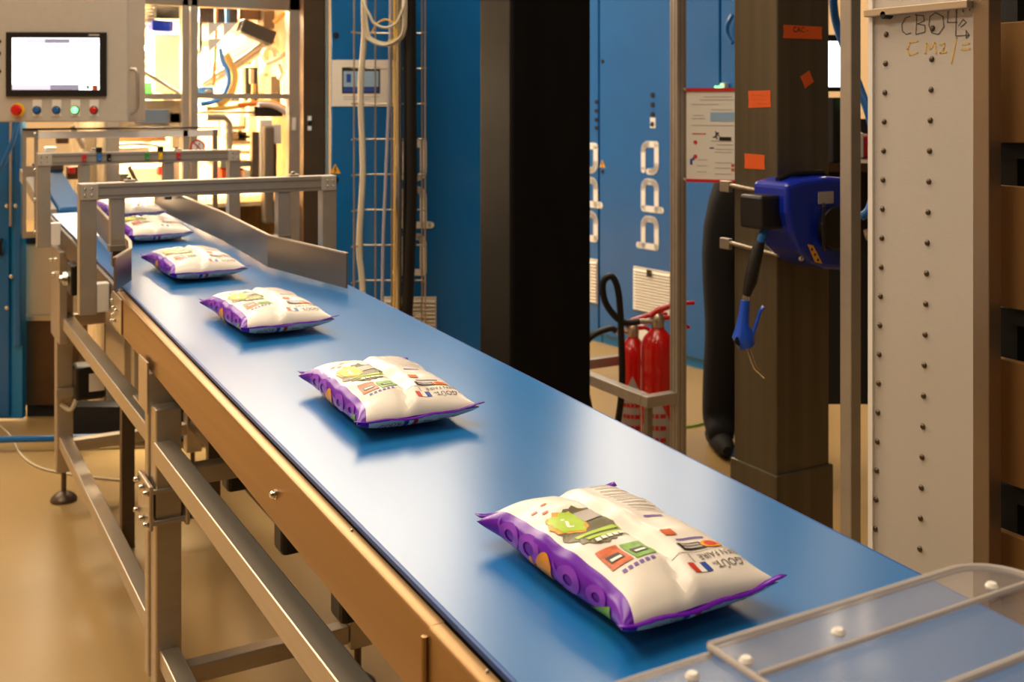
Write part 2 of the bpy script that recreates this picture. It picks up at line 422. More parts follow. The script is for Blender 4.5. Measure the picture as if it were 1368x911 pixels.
# gearbox and shaft at far section
pg = at_X(92, 372, .50)
gb = MB().lathe((.50, pg.y, pg.z), [(0, .016), (.004, .022), (.02, .022), (.021, .012), (.03, .012)], 14, (-1, 0, 0)).build('shaft_end', 'chrome', cv, smooth=True)
MB().box(.498, .522, pg.y-.06, pg.y+.05, pg.z-.05, pg.z+.05).build('bearing_block', 'black_plastic', cv, bevel=.006)
MB().box(.502, .53, YB-.14, YB+.1, .60, .93).build('leg_plate', 'steel', cv, bevel=.003)
for yy, zz in ((YB-.1, .9), (YB+.03, .88), (YB-.05, .84)): bolt((.502, yy, zz), (-1, 0, 0), .007, .014, cv)

# drive box under the far section
MB().box(.62, .98, 3.55, 3.9, .52, .90).build('drive_box', 'steel', cv, bevel=.004)
MB().box(.64, .70, 3.50, 3.55, .56, .88).build('access_plate', 'beige_paint', cv, bevel=.003)
MB().box(.72, .96, 3.53, 3.55, .60, .86).build('access_plate', 'brown_steel', cv, bevel=.003)
MB().box(.72, .96, 3.525, 3.535, .735, .742).build('green_strip', 'green', cv)
for xx, zz in ((.76, .70), (.8, .66), (.9, .70), (.78, .58), (.86, .62)): bolt((xx, 3.53, zz), (0, -1, 0), .006, .006, cv, 'black_plastic')
for xx in (.66, .94): MB().box(xx-.02, xx+.02, 3.7, 3.74, 0, .52).build('leg', 'steel_dark', cv)

# ================================================================== GUIDE FRAMES OVER THE BELT
def guide_frame(label, Y, xl, xr, z0l, z0r, zt, droppers, zd, pw=.045, sensors=()):
    t = thing('belt_gantry', label, 'gantry', ((xl+xr)/2, Y, z0l), 'guide frames over the belt')
    P = lambda x0, x1, z0, z1, nm, mt='alu', dy=pw/2, y=Y, bv=.002: MB().box(x0, x1, y-dy, y+dy, z0, z1).build(nm, mt, t, bevel=bv)
    P(xl-pw/2, xl+pw/2, z0l, zt, 'post'); P(xr-pw/2, xr+pw/2, z0r, zt, 'post')
    m = MB().box(xl+pw/2, xr-pw/2, Y-pw/2, Y+pw/2, zt-pw, zt); m.build('beam', 'alu', t, bevel=.002)
    for dz in (.011, .034): MB().box(xl+pw/2, xr-pw/2, Y-pw/2-.0008, Y-pw/2+.001, zt-dz-.0035, zt-dz+.0005).build('beam_groove', 'alu_dark', t)
    for x, sg in ((xl+pw/2, 1), (xr-pw/2, -1)):
        MB().box(min(x, x+sg*.03), max(x, x+sg*.03), Y-pw/2-.004, Y-pw/2, zt-pw+.004, zt-.004).build('corner_bracket', 'alu', t, bevel=.002) if False else None
        c = MB().box(x-sg*pw*.95, x+sg*.004, Y-pw/2-.003, Y-pw/2, zt-pw, zt-.002).build('corner_plate', 'grey_paint', t, bevel=.001)
        for dx in (.3, .7):
            for dz in (.3, .7): bolt((x-sg*pw*dx, Y-pw/2-.003, zt-pw*dz), (0, -1, 0), .0025, .004, t)
    for x in droppers:
        d = P(x-.019, x+.019, zd, zt-pw, 'dropper', 'alu', .019)
        P(x-.021, x+.021, zd-.006, zd+.012, 'dropper_cap', 'alu_dark', .021)
        P(x-.013, x+.013, zd-.05, zd-.006, 'rail_clamp', 'steel_dark', .013)
        P(x+.02, x+.05, zt, zt+.007, 'clamp_lever', 'steel', .012)
        bolt((x+.033, Y, zt+.007), (0, 0, 1), .006, .008, t)
    for x0, zz0 in ((xl, z0l), (xr, z0r)):
        sg = 1 if x0 == xl else -1
        x1 = XL-.018 if sg > 0 else XR+.019
        MB().box(min(x0+sg*pw/2, x1), max(x0+sg*pw/2, x1), Y-.02, Y+.02, zz0+.004, zz0+.085).build('mount_block', 'white', t, bevel=.003)
    for (px, col, up) in sensors:
        a = at_Y(px, 213, Y-pw/2)
        s_ = MB().box(a.x-.007, a.x+.007, Y-pw/2-.014, Y-pw/2, zt-.034, zt-.006).build('sensor', col, t, bevel=.002)
        MB().lathe((a.x, Y-pw/2-.014, zt-.026), [(0, .004), (.004, .003)], 8, (0, -1, 0)).build('sensor_screw', 'chrome', s_)
        if up: MB().box(a.x-.010, a.x+.010, Y-pw/2-.012, Y-pw/2+.01, zt, zt+.018).build('sensor_cap', 'black_plastic', s_, bevel=.002)
    return t
guide_frame('grey aluminium frame across the belt without coloured sensors on its beam', 3.21, .462, 1.163, .868, .868, 1.232, (.541, 1.02), 1.045)
guide_frame('grey aluminium frame across the belt with small coloured sensors on its beam', 4.24, .462, 1.15, .938, .938, 1.276, (.60, .90), 1.14,
            sensors=((112, 'red_flat', 0), (132, 'blue_hose', 1), (145, 'black_plastic', 0), (196, 'green', 0), (214, 'yellow', 1), (238, 'red_flat', 0)))
def guide_rail(label, pts, h, z0=.012):
    m = MB()
    for (xa, ya), (xb, yb) in zip(pts, pts[1:]):
        p, q = Vector((xa, ya, 0)), Vector((xb, yb, 0)); nn = Vector((-(q-p).y, (q-p).x, 0)).normalized()*.0025
        g = lambda v, s_, dz: (v.x+s_*nn.x, v.y+s_*nn.y, bz(v.y)+dz)
        m.hexa([g(p, -1, z0), g(p, 1, z0), g(q, 1, z0), g(q, -1, z0), g(p, -1, h), g(p, 1, h), g(q, 1, h), g(q, -1, h)])
    t = thing('guide_rail', label, 'guide rail', (pts[0][0], pts[0][1], bz(pts[0][1])+z0), 'guide rails along the belt')
    m.build('plate', 'steel_mid', t)
    m = MB()
    for (xa, ya), (xb, yb) in zip(pts, pts[1:]): m.bar((xa, ya, bz(ya)+h), (xb, yb, bz(yb)+h), .009, .004)
    m.build('folded_lip', 'steel', t)
    return t
guide_rail('long bent steel guide rail on belt side nearest blue cabinet', [(.915, 4.55), (.955, 3.65), (.95, 3.12), (1.048, 2.74)], .105)
guide_rail('short bent steel guide rail on belt edge nearest control panel', [(.63, 4.5), (.575, 3.2), (.555, 3.08), (.492, 2.95)], .098)

# ================================================================== INFEED (blue inclined belt)
t = thing('infeed_conveyor', 'small steep blue belt dropping onto far end of main belt', 'conveyor', (.5, 4.7, 1.0))
pA = at_Y(100, 278, 4.80); pB = at_Y(66, 224, 5.0); e = Vector((.13, .02, .0))
m = MB().hexa([pA-e*.5+Vector((0, 0, -.03)), pA+e*.35+Vector((0, 0, -.03)), pB+e*.35+Vector((0, 0, -.03)), pB-e*.5+Vector((0, 0, -.03)), pA-e*.5, pA+e*.35, pB+e*.35, pB-e*.5])
m.build('belt', 'belt', t, bevel=.008)
m = MB().hexa([pA-e*.9+Vector((0, .01, -.05)), pA-e*.55+Vector((0, .01, -.05)), pB-e*.55+Vector((0, .01, -.05)), pB-e*.9+Vector((0, .01, -.05)), pA-e*.9, pA-e*.55, pB-e*.55, pB-e*.9])
m.build('side_plate', 'grey_paint', t)
MB().cyl(pB-e*.5+Vector((0, 0, .0)), pB+e*.4, .022, 16).build('roller', 'steel_dark', t, smooth=True)
q = pA-e*.7; MB().box(q.x-.02, q.x+.02, q.y-.10, q.y-.06, .93, q.z-.02).build('post', 'steel_dark', t)

# ================================================================== CLEAR GUARD TUNNEL
YT = 4.72
pt = Plane((0, YT, 0), (1, 0, 0))
t = thing('guard_tunnel', 'clear plastic guard tunnel with steel end plate and prohibition sign', 'machine guard', (.7, YT, .9))
a0 = pt.ab(30, 172)[0]; a1 = pt.ab(51, 172)[0]; a2 = pt.ab(248, 172)[0]; a3 = pt.ab(291, 172)[0]
zt = pt.ab(150, 171)[1]; zb = pt.ab(40, 318)[1]
m = MB()
for (u0, u1, v0, v1) in ((0, .25, 0, 1), (.75, 1, 0, 1), (.25, .75, .92, 1), (.25, .75, .56, .66), (.25, .75, 0, .06)):
    m.pbox(pt, a0+(a1-a0)*u0, a0+(a1-a0)*u1, zb+(zt-zb)*v0, zb+(zt-zb)*v1, -.006, 0)
m.build('end_plate', 'steel', t)
for v in (.35, .62, .95, .05):
    p_ = pt.pt(a0+(a1-a0)*.8, zb+(zt-zb)*v, 0); bolt(p_, (0, -1, 0), .007, .008, t)
m = MB().pbox(pt, a0, a3, zt-.006, zt+.002, -.02, .004); m.build('top_strip', 'black_plastic', t)
m = MB().pbox(pt, a1, a3-.02, zt-.04, zt-.012, -.004, 0); m.build('top_rail', 'white', t, bevel=.004)
MB().pbox(pt, a2-.01, a2+.01, 1.05, zt-.01, -.02, 0).build('guard_post', 'alu', t)
MB().pbox(pt, a3-.02, a3, 1.0, zt-.01, -.02, 0).build('guard_post', 'alu_dark', t)
MB().pbox(pt, a2, a3, 1.08, zt-.02, -.006, -.003).build('clear_window', 'clear_door', t)
MB().pbox(pt, a3-.03, a3, 0, 1.0, -.04, -.005).build('support_post', 'alu_dark', t)
sa, sb = pt.ab(264, 196)
sg = MB(); disc_on(sg, pt, sa, sb, .032, .001); sg.slot(1); disc_on(sg, pt, sa, sb, .0245, .002); sg.slot(0)
stroke(sg, pt, [(sa-.017, sb+.017), (sa+.017, sb-.017)], .005, .004)
sg.slot(2); stroke(sg, pt, [(sa-.006, sb-.014), (sa+.002, sb+.004), (sa+.009, sb+.016)], .006, .003)
sg.build('prohibition_sign', ['red_flat', 'print_white', 'print_grey'], t)

# ================================================================== CONTROL PANEL
ph = Plane(at_d(90, 90, 4.35), camdir(1, .04))
t = thing('control_panel', 'grey control box with touch screen and coloured push buttons', 'control panel', tuple(ph.px(85, 163)))
a0 = ph.ab(-75, 80)[0]; a1 = ph.ab(171, 80)[0]; z0 = ph.ab(80, 163)[1]; z1 = z0+.60
MB().pbox(ph, a0, a1, z0, z1, -.24, 0).build('enclosure', 'grey_paint', t, bevel=.006)
MB().pboxpx(ph, 9, 43, 143, 129, 0, .012).build('bezel', 'black_plastic', t, bevel=.003)
s_ = MB().pboxpx(ph, 18, 51, 134, 120, .012, .0135).build('screen', 'screen', t)
m = MB(); m.pboxpx(ph, 62, 52, 95, 58, .0135, .0142).pboxpx(ph, 69, 113, 107, 120, .0135, .0142); m.build('screen_bar', 'screen_grey', s_)
m = MB(); m.pboxpx(ph, 36, 52, 62, 58, .0135, .0142).pboxpx(ph, 96, 52, 127, 58, .0135, .0142).pboxpx(ph, 18, 113, 69, 120, .0135, .0142); m.build('screen_bar', 'screen_pale', s_)
MB().pboxpx(ph, 117, 114, 121, 119, .0135, .0144).build('screen_icon', 'green', s_)
MB().pboxpx(ph, 125, 114, 132, 120, .0135, .0144).build('screen_icon', 'print_rust', s_)
m = MB(); a, b = ph.ab(24, 147); disc_on(m, ph, a, b, .028, 0, 24, .006); em = m.build('emergency_stop_collar', 'yellow', t)
a, b = ph.ab(26, 147); MB().lathe(ph.pt(a, b, .004), [(0, .012), (.02, .012), (.021, .021), (.03, .0225), (.038, .018), (.041, .006)], 20, ph.n).build('emergency_stop_knob', 'red', em, smooth=True)
for px, col in ((50, 'blue_button'), (76, 'blue_button'), (101, 'green_glow'), (126, 'red')):
    pl_ = MB().pboxpx(ph, px-6, 133, px+6, 155, 0, .003).build('button_plate', 'white', t)
    a, b = ph.ab(px, 147)
    MB().lathe(ph.pt(a, b, .003), [(0, .0165), (.006, .0165), (.0065, .0135)], 20, ph.n).build('button_ring', 'black_plastic', pl_, smooth=True)
    MB().lathe(ph.pt(a, b, .008), [(0, .0135), (.005, .0135), (.008, .010)], 20, ph.n).build('button_cap', col, pl_, smooth=True)
for py in (55, 71, 95):
    a, b = ph.ab(-1, py); m = MB(); disc_on(m, ph, a, b, .008, 0, 14, .006); m.build('lock_plug', 'black_plastic', t)
MB().pboxpx(ph, 120, 46, 134, 48, .012, .0125).build('bezel_badge', 'grey_paint', t)
hp = [ph.px(171, 92, -.03), ph.px(178, 92, -.03)+Vector((0, 0, 0)), ph.px(181, 98, -.03), ph.px(181, 143, -.03), ph.px(178, 149, -.03), ph.px(171, 153, -.03)]
MB().tube(hp, .008, 10).build('handle', 'steel', t, smooth=True)
q = ph.pt((a0+a1)/2, z1, -.12); MB().cyl(q, (q.x, q.y, CEIL), .04, 16).build('hanging_tube', 'grey_paint', t, smooth=True)

# ================================================================== PACKAGING MACHINE (frame and inside)
YM = 5.25
pm_ = Plane((0, YM, 0), (1, 0, 0))
A = lambda px, py=140: pm_.ab(px, py)[0]
Zm = lambda px, py: pm_.ab(px, py)[1]
t = thing('packaging_machine', 'stainless steel packaging machine with open lit interior full of hoses', 'machine', (1.4, YM+.5, 0))
xm0, xm1 = A(142), A(404)
ztop = 2.15
for (p0, p1) in ((243, 253), (255, 265), (386, 402)):
    MB().pbox(pm_, A(p0), A(p1), 0, ztop, -.06, 0).build('frame_post', 'alu', t, bevel=.004)
MB().pbox(pm_, xm0, xm0+.06, 0, ztop, -.06, 0).build('frame_post', 'alu', t, bevel=.004)
MB().pbox(pm_, xm0, xm1, Zm(250, 8), Zm(250, -22), -.06, .0).build('frame_beam', 'steel', t, bevel=.003)
MB().pbox(pm_, xm0, A(243), Zm(200, 133), Zm(200, 125), -.05, -.01).build('frame_rail', 'alu', t)
MB().pbox(pm_, A(265), A(386), Zm(330, 132), Zm(330, 125), -.05, -.01).build('frame_rail', 'alu', t)
MB().pbox(pm_, xm0, A(243), 1.30, Zm(200, 134), -.07, -.05).build('lower_panel', 'machine_tan', t)
MB().pbox(pm_, xm0, xm1, 0, .60, -.05, -.01).build('base_panel', 'steel_dark', t)
MB().pbox(pm_, xm0, xm1, .1, ztop, -1.2, -1.16).build('back_panel', 'machine_tan', t)
MB().pbox(pm_, xm0, xm0+.02, .1, ztop, -1.16, -.06).build('inner_wall', 'machine_tan', t)
MB().pbox(pm_, xm1-.02, xm1, .1, ztop, -1.16, -.06).build('inner_wall', 'machine_tan', t)
MB().pbox(pm_, xm0, xm1, ztop, ztop+.02, -1.2, 0).build('roof_panel', 'steel', t)
MB().pbox(pm_, xm0, xm1, .95, .97, -1.16, -.06).build('floor_pan', 'machine_tan', t)
# inner lamps (tube lights of the machine)
for (px, zz, of, pw_) in ((205, 1.98, -.5, 260), (330, 2.0, -.7, 62), (165, 1.75, -.5, 60)):
    q_ = pm_.pt(A(px), zz, of); area_light('machine_lamp_glow', q_, .4, .25, pw_, (1, .84, .58))
for (px, zz, of) in ((215, 1.98, -.55), (330, 2.05, -.75)):
    a = A(px); MB().cyl(pm_.pt(a-.22, zz, of), pm_.pt(a+.22, zz, of), .02, 12).build('light_tube', 'machine_lamp', t, smooth=True)
def inpt(px, py, dy): return at_Y(px, py, YM+dy)
def ibox(px0, py0, px1, py1, dy, th, mt, nm, bv=.004):
    a = inpt(px0, py1, dy); b = inpt(px1, py0, dy)
    return MB().box(a.x, b.x, YM+dy, YM+dy+th, min(a.z, b.z), max(a.z, b.z)).build(nm, mt, t, bevel=bv)
def itube(pts, r, dy, mt, nm, spl=False):
    P_ = [inpt(x, y, dy) for x, y in pts]
    m = MB()
    (m.spline(P_, r) if spl else m.tube(P_, r, 12)); return m.build(nm, mt, t, smooth=True)
wb = ibox(206, 45, 246, 124, .30, .2, 'machine_white', 'drive_cover')
ibox(172, 60, 203, 112, .5, .15, 'machine_white', 'drive_cover')
itube([(172, 70), (202, 70)], .035, .45, 'chrome', 'roller'); itube([(172, 86), (205, 86)], .02, .42, 'steel', 'roller')
sp = inpt(198, 18, .2); m = MB()
for k in range(7): m.lathe((sp.x, sp.y, sp.z-.05+.016*k), [(0, .026), (.003, .03), (.009, .03), (.012, .026)], 16)
m.build('spring_coupling', 'steel', t, smooth=True)
ibox(208, 6, 240, 24, .15, .15, 'black_plastic', 'actuator'); ibox(203, 28, 232, 41, .14, .1, 'blue_plastic', 'valve')
itube([(172, 84), (243, 128)], .012, .06, 'steel', 'stay_bar'); itube([(172, 42), (210, 22)], .03, .3, 'steel', 'stay_bar')
ibox(190, 110, 205, 126, .35, .1, 'green', 'sensor_head'); ibox(218, 124, 232, 168, .4, .1, 'steel', 'column_plate')
ibox(180, 146, 226, 165, .02, .02, 'tote', 'guard_plate'); ibox(226, 150, 244, 165, .05, .06, 'steel', 'hinge_plate')
# film and hoses on the right bay
itube([(283, 92), (356, 48)], .075, .55, 'machine_white', 'film_roll'); itube([(300, 70), (352, 46)], .03, .42, 'glow_white', 'film_sheet_bar')  # film bar is no lamp; its glow is put into the material
itube([(270, 112), (356, 55)], .011, .28, 'steel', 'stay_bar'); itube([(272, 118), (366, 56)], .011, .28, 'steel', 'stay_bar')
a, b = inpt(320, 34, .25), inpt(364, 52, .25); MB().bar(a, b, .09, .075).build('sealing_head', 'black_plastic', t, bevel=.008)
ibox(266, 9, 318, 30, .3, .2, 'dark', 'valve_block'); ibox(320, 8, 360, 26, .45, .2, 'brown_steel', 'valve_block'); ibox(352, 8, 368, 38, .4, .12, 'steel_dark', 'valve_block')
ibox(378, 30, 392, 54, .3, .2, 'black_plastic', 'valve_block')
ibox(328, 90, 345, 137, .22, .06, 'black_plastic', 'cylinder'); itube([(336, 92), (336, 112)], .012, .20, 'steel', 'cylinder_rod')
ibox(352, 98, 386, 124, .5, .2, 'beige_paint', 'gearbox'); ibox(362, 102, 384, 140, .3, .12, 'steel_dark', 'filter_bowl')
itube([(294, 64), (297, 80), (304, 95), (305, 112), (297, 128), (284, 136), (268, 139)], .013, .12, 'blue_hose', 'hose', True)
itube([(301, 72), (307, 84), (313, 98), (311, 116), (303, 132), (290, 140)], .020, .15, 'yellow_hose', 'corrugated_hose', True)
itube([(276, 145), (305, 144), (330, 139), (338, 128), (339, 112)], .012, .14, 'yellow_hose', 'hose', True)
itube([(318, 141), (340, 138), (365, 138), (382, 146)], .014, .13, 'orange_cable', 'hose', True)
itube([(345, 140), (360, 140), (376, 146), (390, 158)], .014, .10, 'lilac_cable', 'hose', True)
itube([(289, 10), (288, 60), (285, 115)], .009, .2, 'orange_cable', 'hose', True); itube([(303, 10), (304, 32)], .012, .2, 'blue_hose', 'hose')
itube([(268, 14), (268, 70)], .008, .2, 'black_rubber', 'hose')
cc = inpt(362, 72, .2); m = MB(); m.tube([(cc.x+.035*math.cos(k*.3), cc.y+.0015*k, cc.z+.035*math.sin(k*.3)) for k in range(48)], .007, 8); m.build('coiled_hose', 'ivory_cable', t, smooth=True)
itube([(354, 86), (372, 78), (394, 62)], .012, .18, 'ivory_cable', 'hose', True); itube([(366, 30), (380, 18), (392, 10)], .012, .22, 'yellow_hose', 'hose', True)
itube([(372, 85), (376, 98), (372, 106)], .012, .18, 'ivory_cable', 'hose', True)
ibox(262, 116, 286, 128, .1, .1, 'blue_hose', 'coupling'); mb_ = MB().lathe(inpt(276, 125, .08), [(0, .02), (.04, .02)], 14, (0, -1, 0)); mb_.build('coupling_ring', 'chrome', t, smooth=True)
# lower right bay
ibox(268, 148, 384, 152, .15, .3, 'machine_tan', 'shelf_plate')
itube([(276, 157), (300, 157), (306, 164), (306, 215), (303, 220)], .018, .12, 'alu', 'bent_pipe', False)
ibox(303, 172, 313, 177, .105, .01, 'print_white', 'pipe_tag')
for (x0, y0, x1, y1, mt) in ((309, 168, 328, 174, 'machine_white'), (310, 180, 336, 186, 'steel'), (309, 188, 338, 194, 'machine_white'), (312, 202, 340, 206, 'machine_white'), (318, 176, 330, 188, 'dark')):
    ibox(x0, y0, x1, y1, .3, .2, mt, 'forming_plate')
ibox(294, 214, 334, 224, .1, .15, 'steel', 'cross_plate'); ibox(294, 224, 326, 243, .16, .1, 'red_flat', 'red_guard'); ibox(296, 226, 302, 243, .14, .1, 'orange', 'red_guard')
ibox(348, 160, 364, 246, .02, .03, 'white', 'jaw_plate'); ibox(353, 168, 367, 300, -.02, .06, 'alu_dark', 'jaw_column', .012); ibox(364, 166, 376, 192, .02, .03, 'white', 'jaw_plate')
ibox(364, 192, 370, 240, .04, .03, 'brown_steel', 'jaw_strip'); ibox(337, 176, 350, 246, .06, .05, 'steel_dark', 'jaw_column')
ibox(326, 228, 342, 246, .1, .1, 'machine_white', 'forming_plate'); ibox(340, 142, 378, 156, .1, .1, 'black_plastic', 'jaw_motor')
# behind the guard tunnel, above the belt
for (x0, y0, x1, y1, dy, mt, nm) in ((62, 178, 112, 184, .2, 'machine_white', 'cross_plate'), (76, 180, 92, 192, .1, 'brown_steel', 'bracket'), (112, 178, 142, 258, .3, 'beige_paint', 'column_plate'),
        (150, 174, 222, 190, .4, 'brown_steel', 'film_guide'), (146, 192, 230, 196, .3, 'machine_white', 'film_guide'), (140, 196, 200, 206, .35, 'steel', 'film_guide'), (170, 222, 250, 262, .5, 'machine_white', 'rear_plate'),
        (140, 232, 172, 246, .25, 'dark', 'rear_slot'), (90, 222, 112, 240, .2, 'brown_steel', 'bracket'), (92, 223, 101, 232, .17, 'red_flat', 'indicator'), (212, 222, 222, 234, .4, 'red_flat', 'indicator'), (236, 224, 243, 234, .4, 'red_flat', 'indicator'),
        (60, 196, 76, 208, .3, 'machine_white', 'cross_plate'), (230, 166, 244, 262, .1, 'steel', 'column_plate')):
    ibox(x0, y0, x1, y1, dy, .05, mt, nm)
itube([(96, 168), (112, 198)], .012, .05, 'steel', 'stay_bar'); itube([(150, 196), (170, 192), (205, 194), (218, 200)], .006, .15, 'black_rubber', 'hose', True)
itube([(172, 222), (180, 238), (186, 252)], .010, .2, 'black_rubber', 'hose', True)
rnd = random.Random(11)
for k in range(34):
    px = rnd.uniform(268, 380) if k % 3 else rnd.uniform(176, 240); py = rnd.uniform(14, 235); dy = rnd.uniform(.55, 1.0)
    if k % 2: ibox(px, py, px+rnd.uniform(5, 22), py+rnd.uniform(5, 30), dy, .1, rnd.choice(['steel', 'steel_dark', 'brown_steel', 'dark', 'machine_white', 'alu_dark']), 'machine_block')
    else:
        an = rnd.choice([0, 0, 1.57, .6]); L_ = rnd.uniform(15, 50)
        itube([(px, py), (px+L_*math.cos(an), py+L_*math.sin(an))], rnd.uniform(.006, .022), dy, rnd.choice(['steel', 'steel_dark', 'brown_steel', 'black_rubber', 'machine_white', 'orange_cable']), 'machine_pipe')
# white triangle stickers on the window of the right bay
MB().pbox(pm_, A(266), A(385), Zm(330, 124), Zm(330, 10), -.03, -.027).build('clear_window', 'clear_door', t)
m = MB(); g = lambda x, y: pm_.px(x, y, -.024)
m.face([g(280, 30), g(299, 30), g(280, 50)]); m.face([g(300, 30), g(319, 30), g(300, 50)]); m.face([g(280, 51), g(299, 51), g(280, 71)])
m.build('triangle_sticker', 'white', t)
MB().pboxpx(pm_, 390, 157, 395, 174, 0, .004).build('door_latch', 'white', t)

# steel door cabinet beside the machine
pc_ = Plane(at_d(420, 140, 5.05), camdir(1, .25))
t = thing('steel_cabinet', 'narrow brushed steel cabinet between packaging machine and blue cabinet', 'cabinet', tuple(pc_.px(420, 140))[:2]+(0,))
MB().pbox(pc_, pc_.ab(405, 0)[0], pc_.ab(434, 0)[0], 0, 2.15, -.3, 0).build('door', 'brown_steel', t, bevel=.004)
MB().pbox(pc_, pc_.ab(434.5, 0)[0], pc_.ab(439, 0)[0], 0, 2.15, -.3, .006).build('edge_strip', 'steel', t, bevel=.003)
l_ = MB().pboxpx(pc_, 411, 155, 416, 174, 0, .008).build('latch', 'white', t); MB().pboxpx(pc_, 411, 161, 416, 168, .008, .010).build('latch_slot', 'black_plastic', l_)

# ================================================================== BLUE CABINETS WITH VENTS AND LETTERS
def letters(pl, a0, b0, wx, ps, off=.003):
    """three rounded letters b p a turned a quarter left, reading upwards; b0 = foot of the b, wx = x-height across, ps = pitch upwards"""
    out = []
    wd = wx*.25; hx = wx-wd; hy = ps*.90-wd; r = min(hx, hy)*.34
    def arc(cx, cy, a_, b_): return [(cx+r*math.cos(math.radians(a_+(b_-a_)*k/5)), cy+r*math.sin(math.radians(a_+(b_-a_)*k/5))) for k in range(6)]
    # letter coordinates: X = reading direction (0..hy), Yl = up of the letter (0..hx)
    bowl = [(0, 0)]+arc(hy-r, r, -90, 0)+arc(hy-r, hx-r, 0, 90)+[(0, hx)]
    L = {'b': [(bowl, True), ([(0, hx), (0, hx*1.38)], False)],
         'p': [(bowl, True), ([(0, 0), (0, -hx*.38)], False)],
         'a': [([(0+wd*.2, hx)]+arc(hy-r, hx-r, 90, 0)+[(hy, 0)]+[(r, 0)]+arc(r, r, -90, -180)[1:]+[(0, hx*.62)], False)]}
    for i, ch in enumerate('bpa'):
        m = MB()
        for pts, cl_ in L[ch]:
            stroke(m, pl, [(a0+wx-wd/2-y, b0+i*ps+wd/2+x) for x, y in pts], wd, off, cl_)
        out.append(m)
    return out
def vent(pl, par, x0, y0, x1, y1, ns):
    a0, _ = pl.ab(x0, y0); a1, _ = pl.ab(x1, y0); b1 = pl.ab(x0, y0)[1]; b0 = pl.ab(x0, y1)[1]
    v = MB().pbox(pl, a0, a1, b0, b1, 0, .006).build('vent_frame', 'vent', par, bevel=.002)
    hgt = (b1-b0)*.94
    for k in range(ns):
        z = b0+(b1-b0)*.03+hgt*k/ns
        MB().add([pl.pt(a0+.006, z, .006), pl.pt(a1-.006, z, .006), pl.pt(a1-.006, z, .016), pl.pt(a0+.006, z, .016), pl.pt(a0+.006, z+hgt/ns*.62, .0065), pl.pt(a1-.006, z+hgt/ns*.62, .0065)],
                 [(0, 1, 2, 3), (3, 2, 5, 4), (0, 4, 5, 1), (0, 3, 4), (1, 5, 2)]).build('vent_slat', 'vent', v)
    return v, a0, a1, b0, b1
def triangle_sign(pl, par, px, py, s_, off=.003):
    a, b = pl.ab(px, py)
    m = MB().prism([pl.pt(a-s_, b-s_*.8, 0), pl.pt(a+s_, b-s_*.8, 0), pl.pt(a, b+s_, 0)], pl.n*.002); o_ = m.build('warning_triangle', 'amber', par)
    m = MB(); stroke(m, pl, [(a+s_*.15, b+s_*.5), (a-s_*.15, b), (a+s_*.15, b-.05*s_), (a-s_*.1, b-s_*.6)], s_*.18, .003); m.build('bolt_mark', 'print_black', o_)
def plug(pl, par, px, py, r):
    a, b = pl.ab(px, py); m = MB(); disc_on(m, pl, a, b, r, 0, 14, .005); m.build('lock_plug', 'black_plastic', par)

pq = Plane(at_d(540, 140, 4.75), camdir(1, .0))
t = thing('blue_cabinet', 'tall blue machine cabinet behind wire cable tray', 'cabinet', tuple(pq.px(540, 140))[:2]+(0,))
aL, aR = pq.ab(441, 100)[0], pq.ab(700, 100)[0]
MB().pbox(pq, aL, aR, 0, 2.14, -.55, -.02).build('body', 'blue_paint_edge', t)
MB().pbox(pq, aL+.004, aR-.004, .06, 2.12, -.02, 0).build('door', 'blue_paint', t, bevel=.008)
for i, mb in enumerate(letters(pq, pq.ab(534, 300)[0], pq.ab(540, 368)[1], (570-534)/F*4.75, 63/F*4.75)): mb.build('letter', 'print_white', t)
v_, *_r = vent(pq, t, 513, 396, 583, 462, 12)
m = MB(); m.pboxpx(pq, 556, 192, 564, 197, 0, .004); m.build('key_flap', 'print_white', t)
plug(pq, t, 449, 47, .013); plug(pq, t, 449, 240, .013); triangle_sign(pq, t, 448, 226, .024)
# paper notice on the cabinet
t = thing('paper_notice', 'white paper notice with a screen picture taped on blue cabinet', 'notice', tuple(pq.px(482, 142, .003)))
MB().pboxpx(pq, 443, 80, 526, 142, .001, .003).build('sheet', 'paper', t)
m = MB(); m.pboxpx(pq, 457, 90, 508, 125, .003, .0035); m.slot(1).pboxpx(pq, 459, 95, 506, 116, .0035, .004); m.slot(2).pboxpx(pq, 459, 117, 506, 123, .0035, .004); m.slot(3).pboxpx(pq, 463, 99, 469, 110, .004, .0045)
m.build('picture', ['print_black', 'print_sky', 'print_blue', 'print_blue'], t)
m = MB()
for yy in (129, 132): m.pboxpx(pq, 459, yy, 507 if yy < 131 else 495, yy+1, .003, .0034)
m.build('caption_line', 'print_grey', t)

# wire cable tray with cables
DT = 4.5
ptr = Plane(at_d(520, 140, DT), camdir(1, 0))
def tz(py): return ptr.ab(520, py)[1]
t = thing('cable_tray', 'wire mesh cable tray standing upright in front of blue cabinet', 'cable tray', tuple(ptr.px(520, 140))[:2]+(0,))
zb_ = 0.0; zt_ = 2.4
for px, off in ((473, .0), (481, -.06), (499, -.06), (521, -.06), (544, -.06), (562, -.06), (568, .0)):
    a = ptr.ab(px, 140)[0]; MB().cyl(ptr.pt(a, zb_, off), ptr.pt(a, zt_, off), .0035, 8).build('wire', 'wire', t, smooth=True)
zz = tz(43)+3*47.8/F*DT
aa = [ptr.ab(p, 140)[0] for p in (470, 481, 562, 569)]
while zz > .05:
    m = MB().tube([ptr.pt(aa[0], zz, .004), ptr.pt(aa[1], zz, -.062), ptr.pt(aa[2], zz, -.062), ptr.pt(aa[3], zz, .004)], .0035, 8)
    m.build('wire', 'wire', t, smooth=True); zz -= 47.8/F*DT
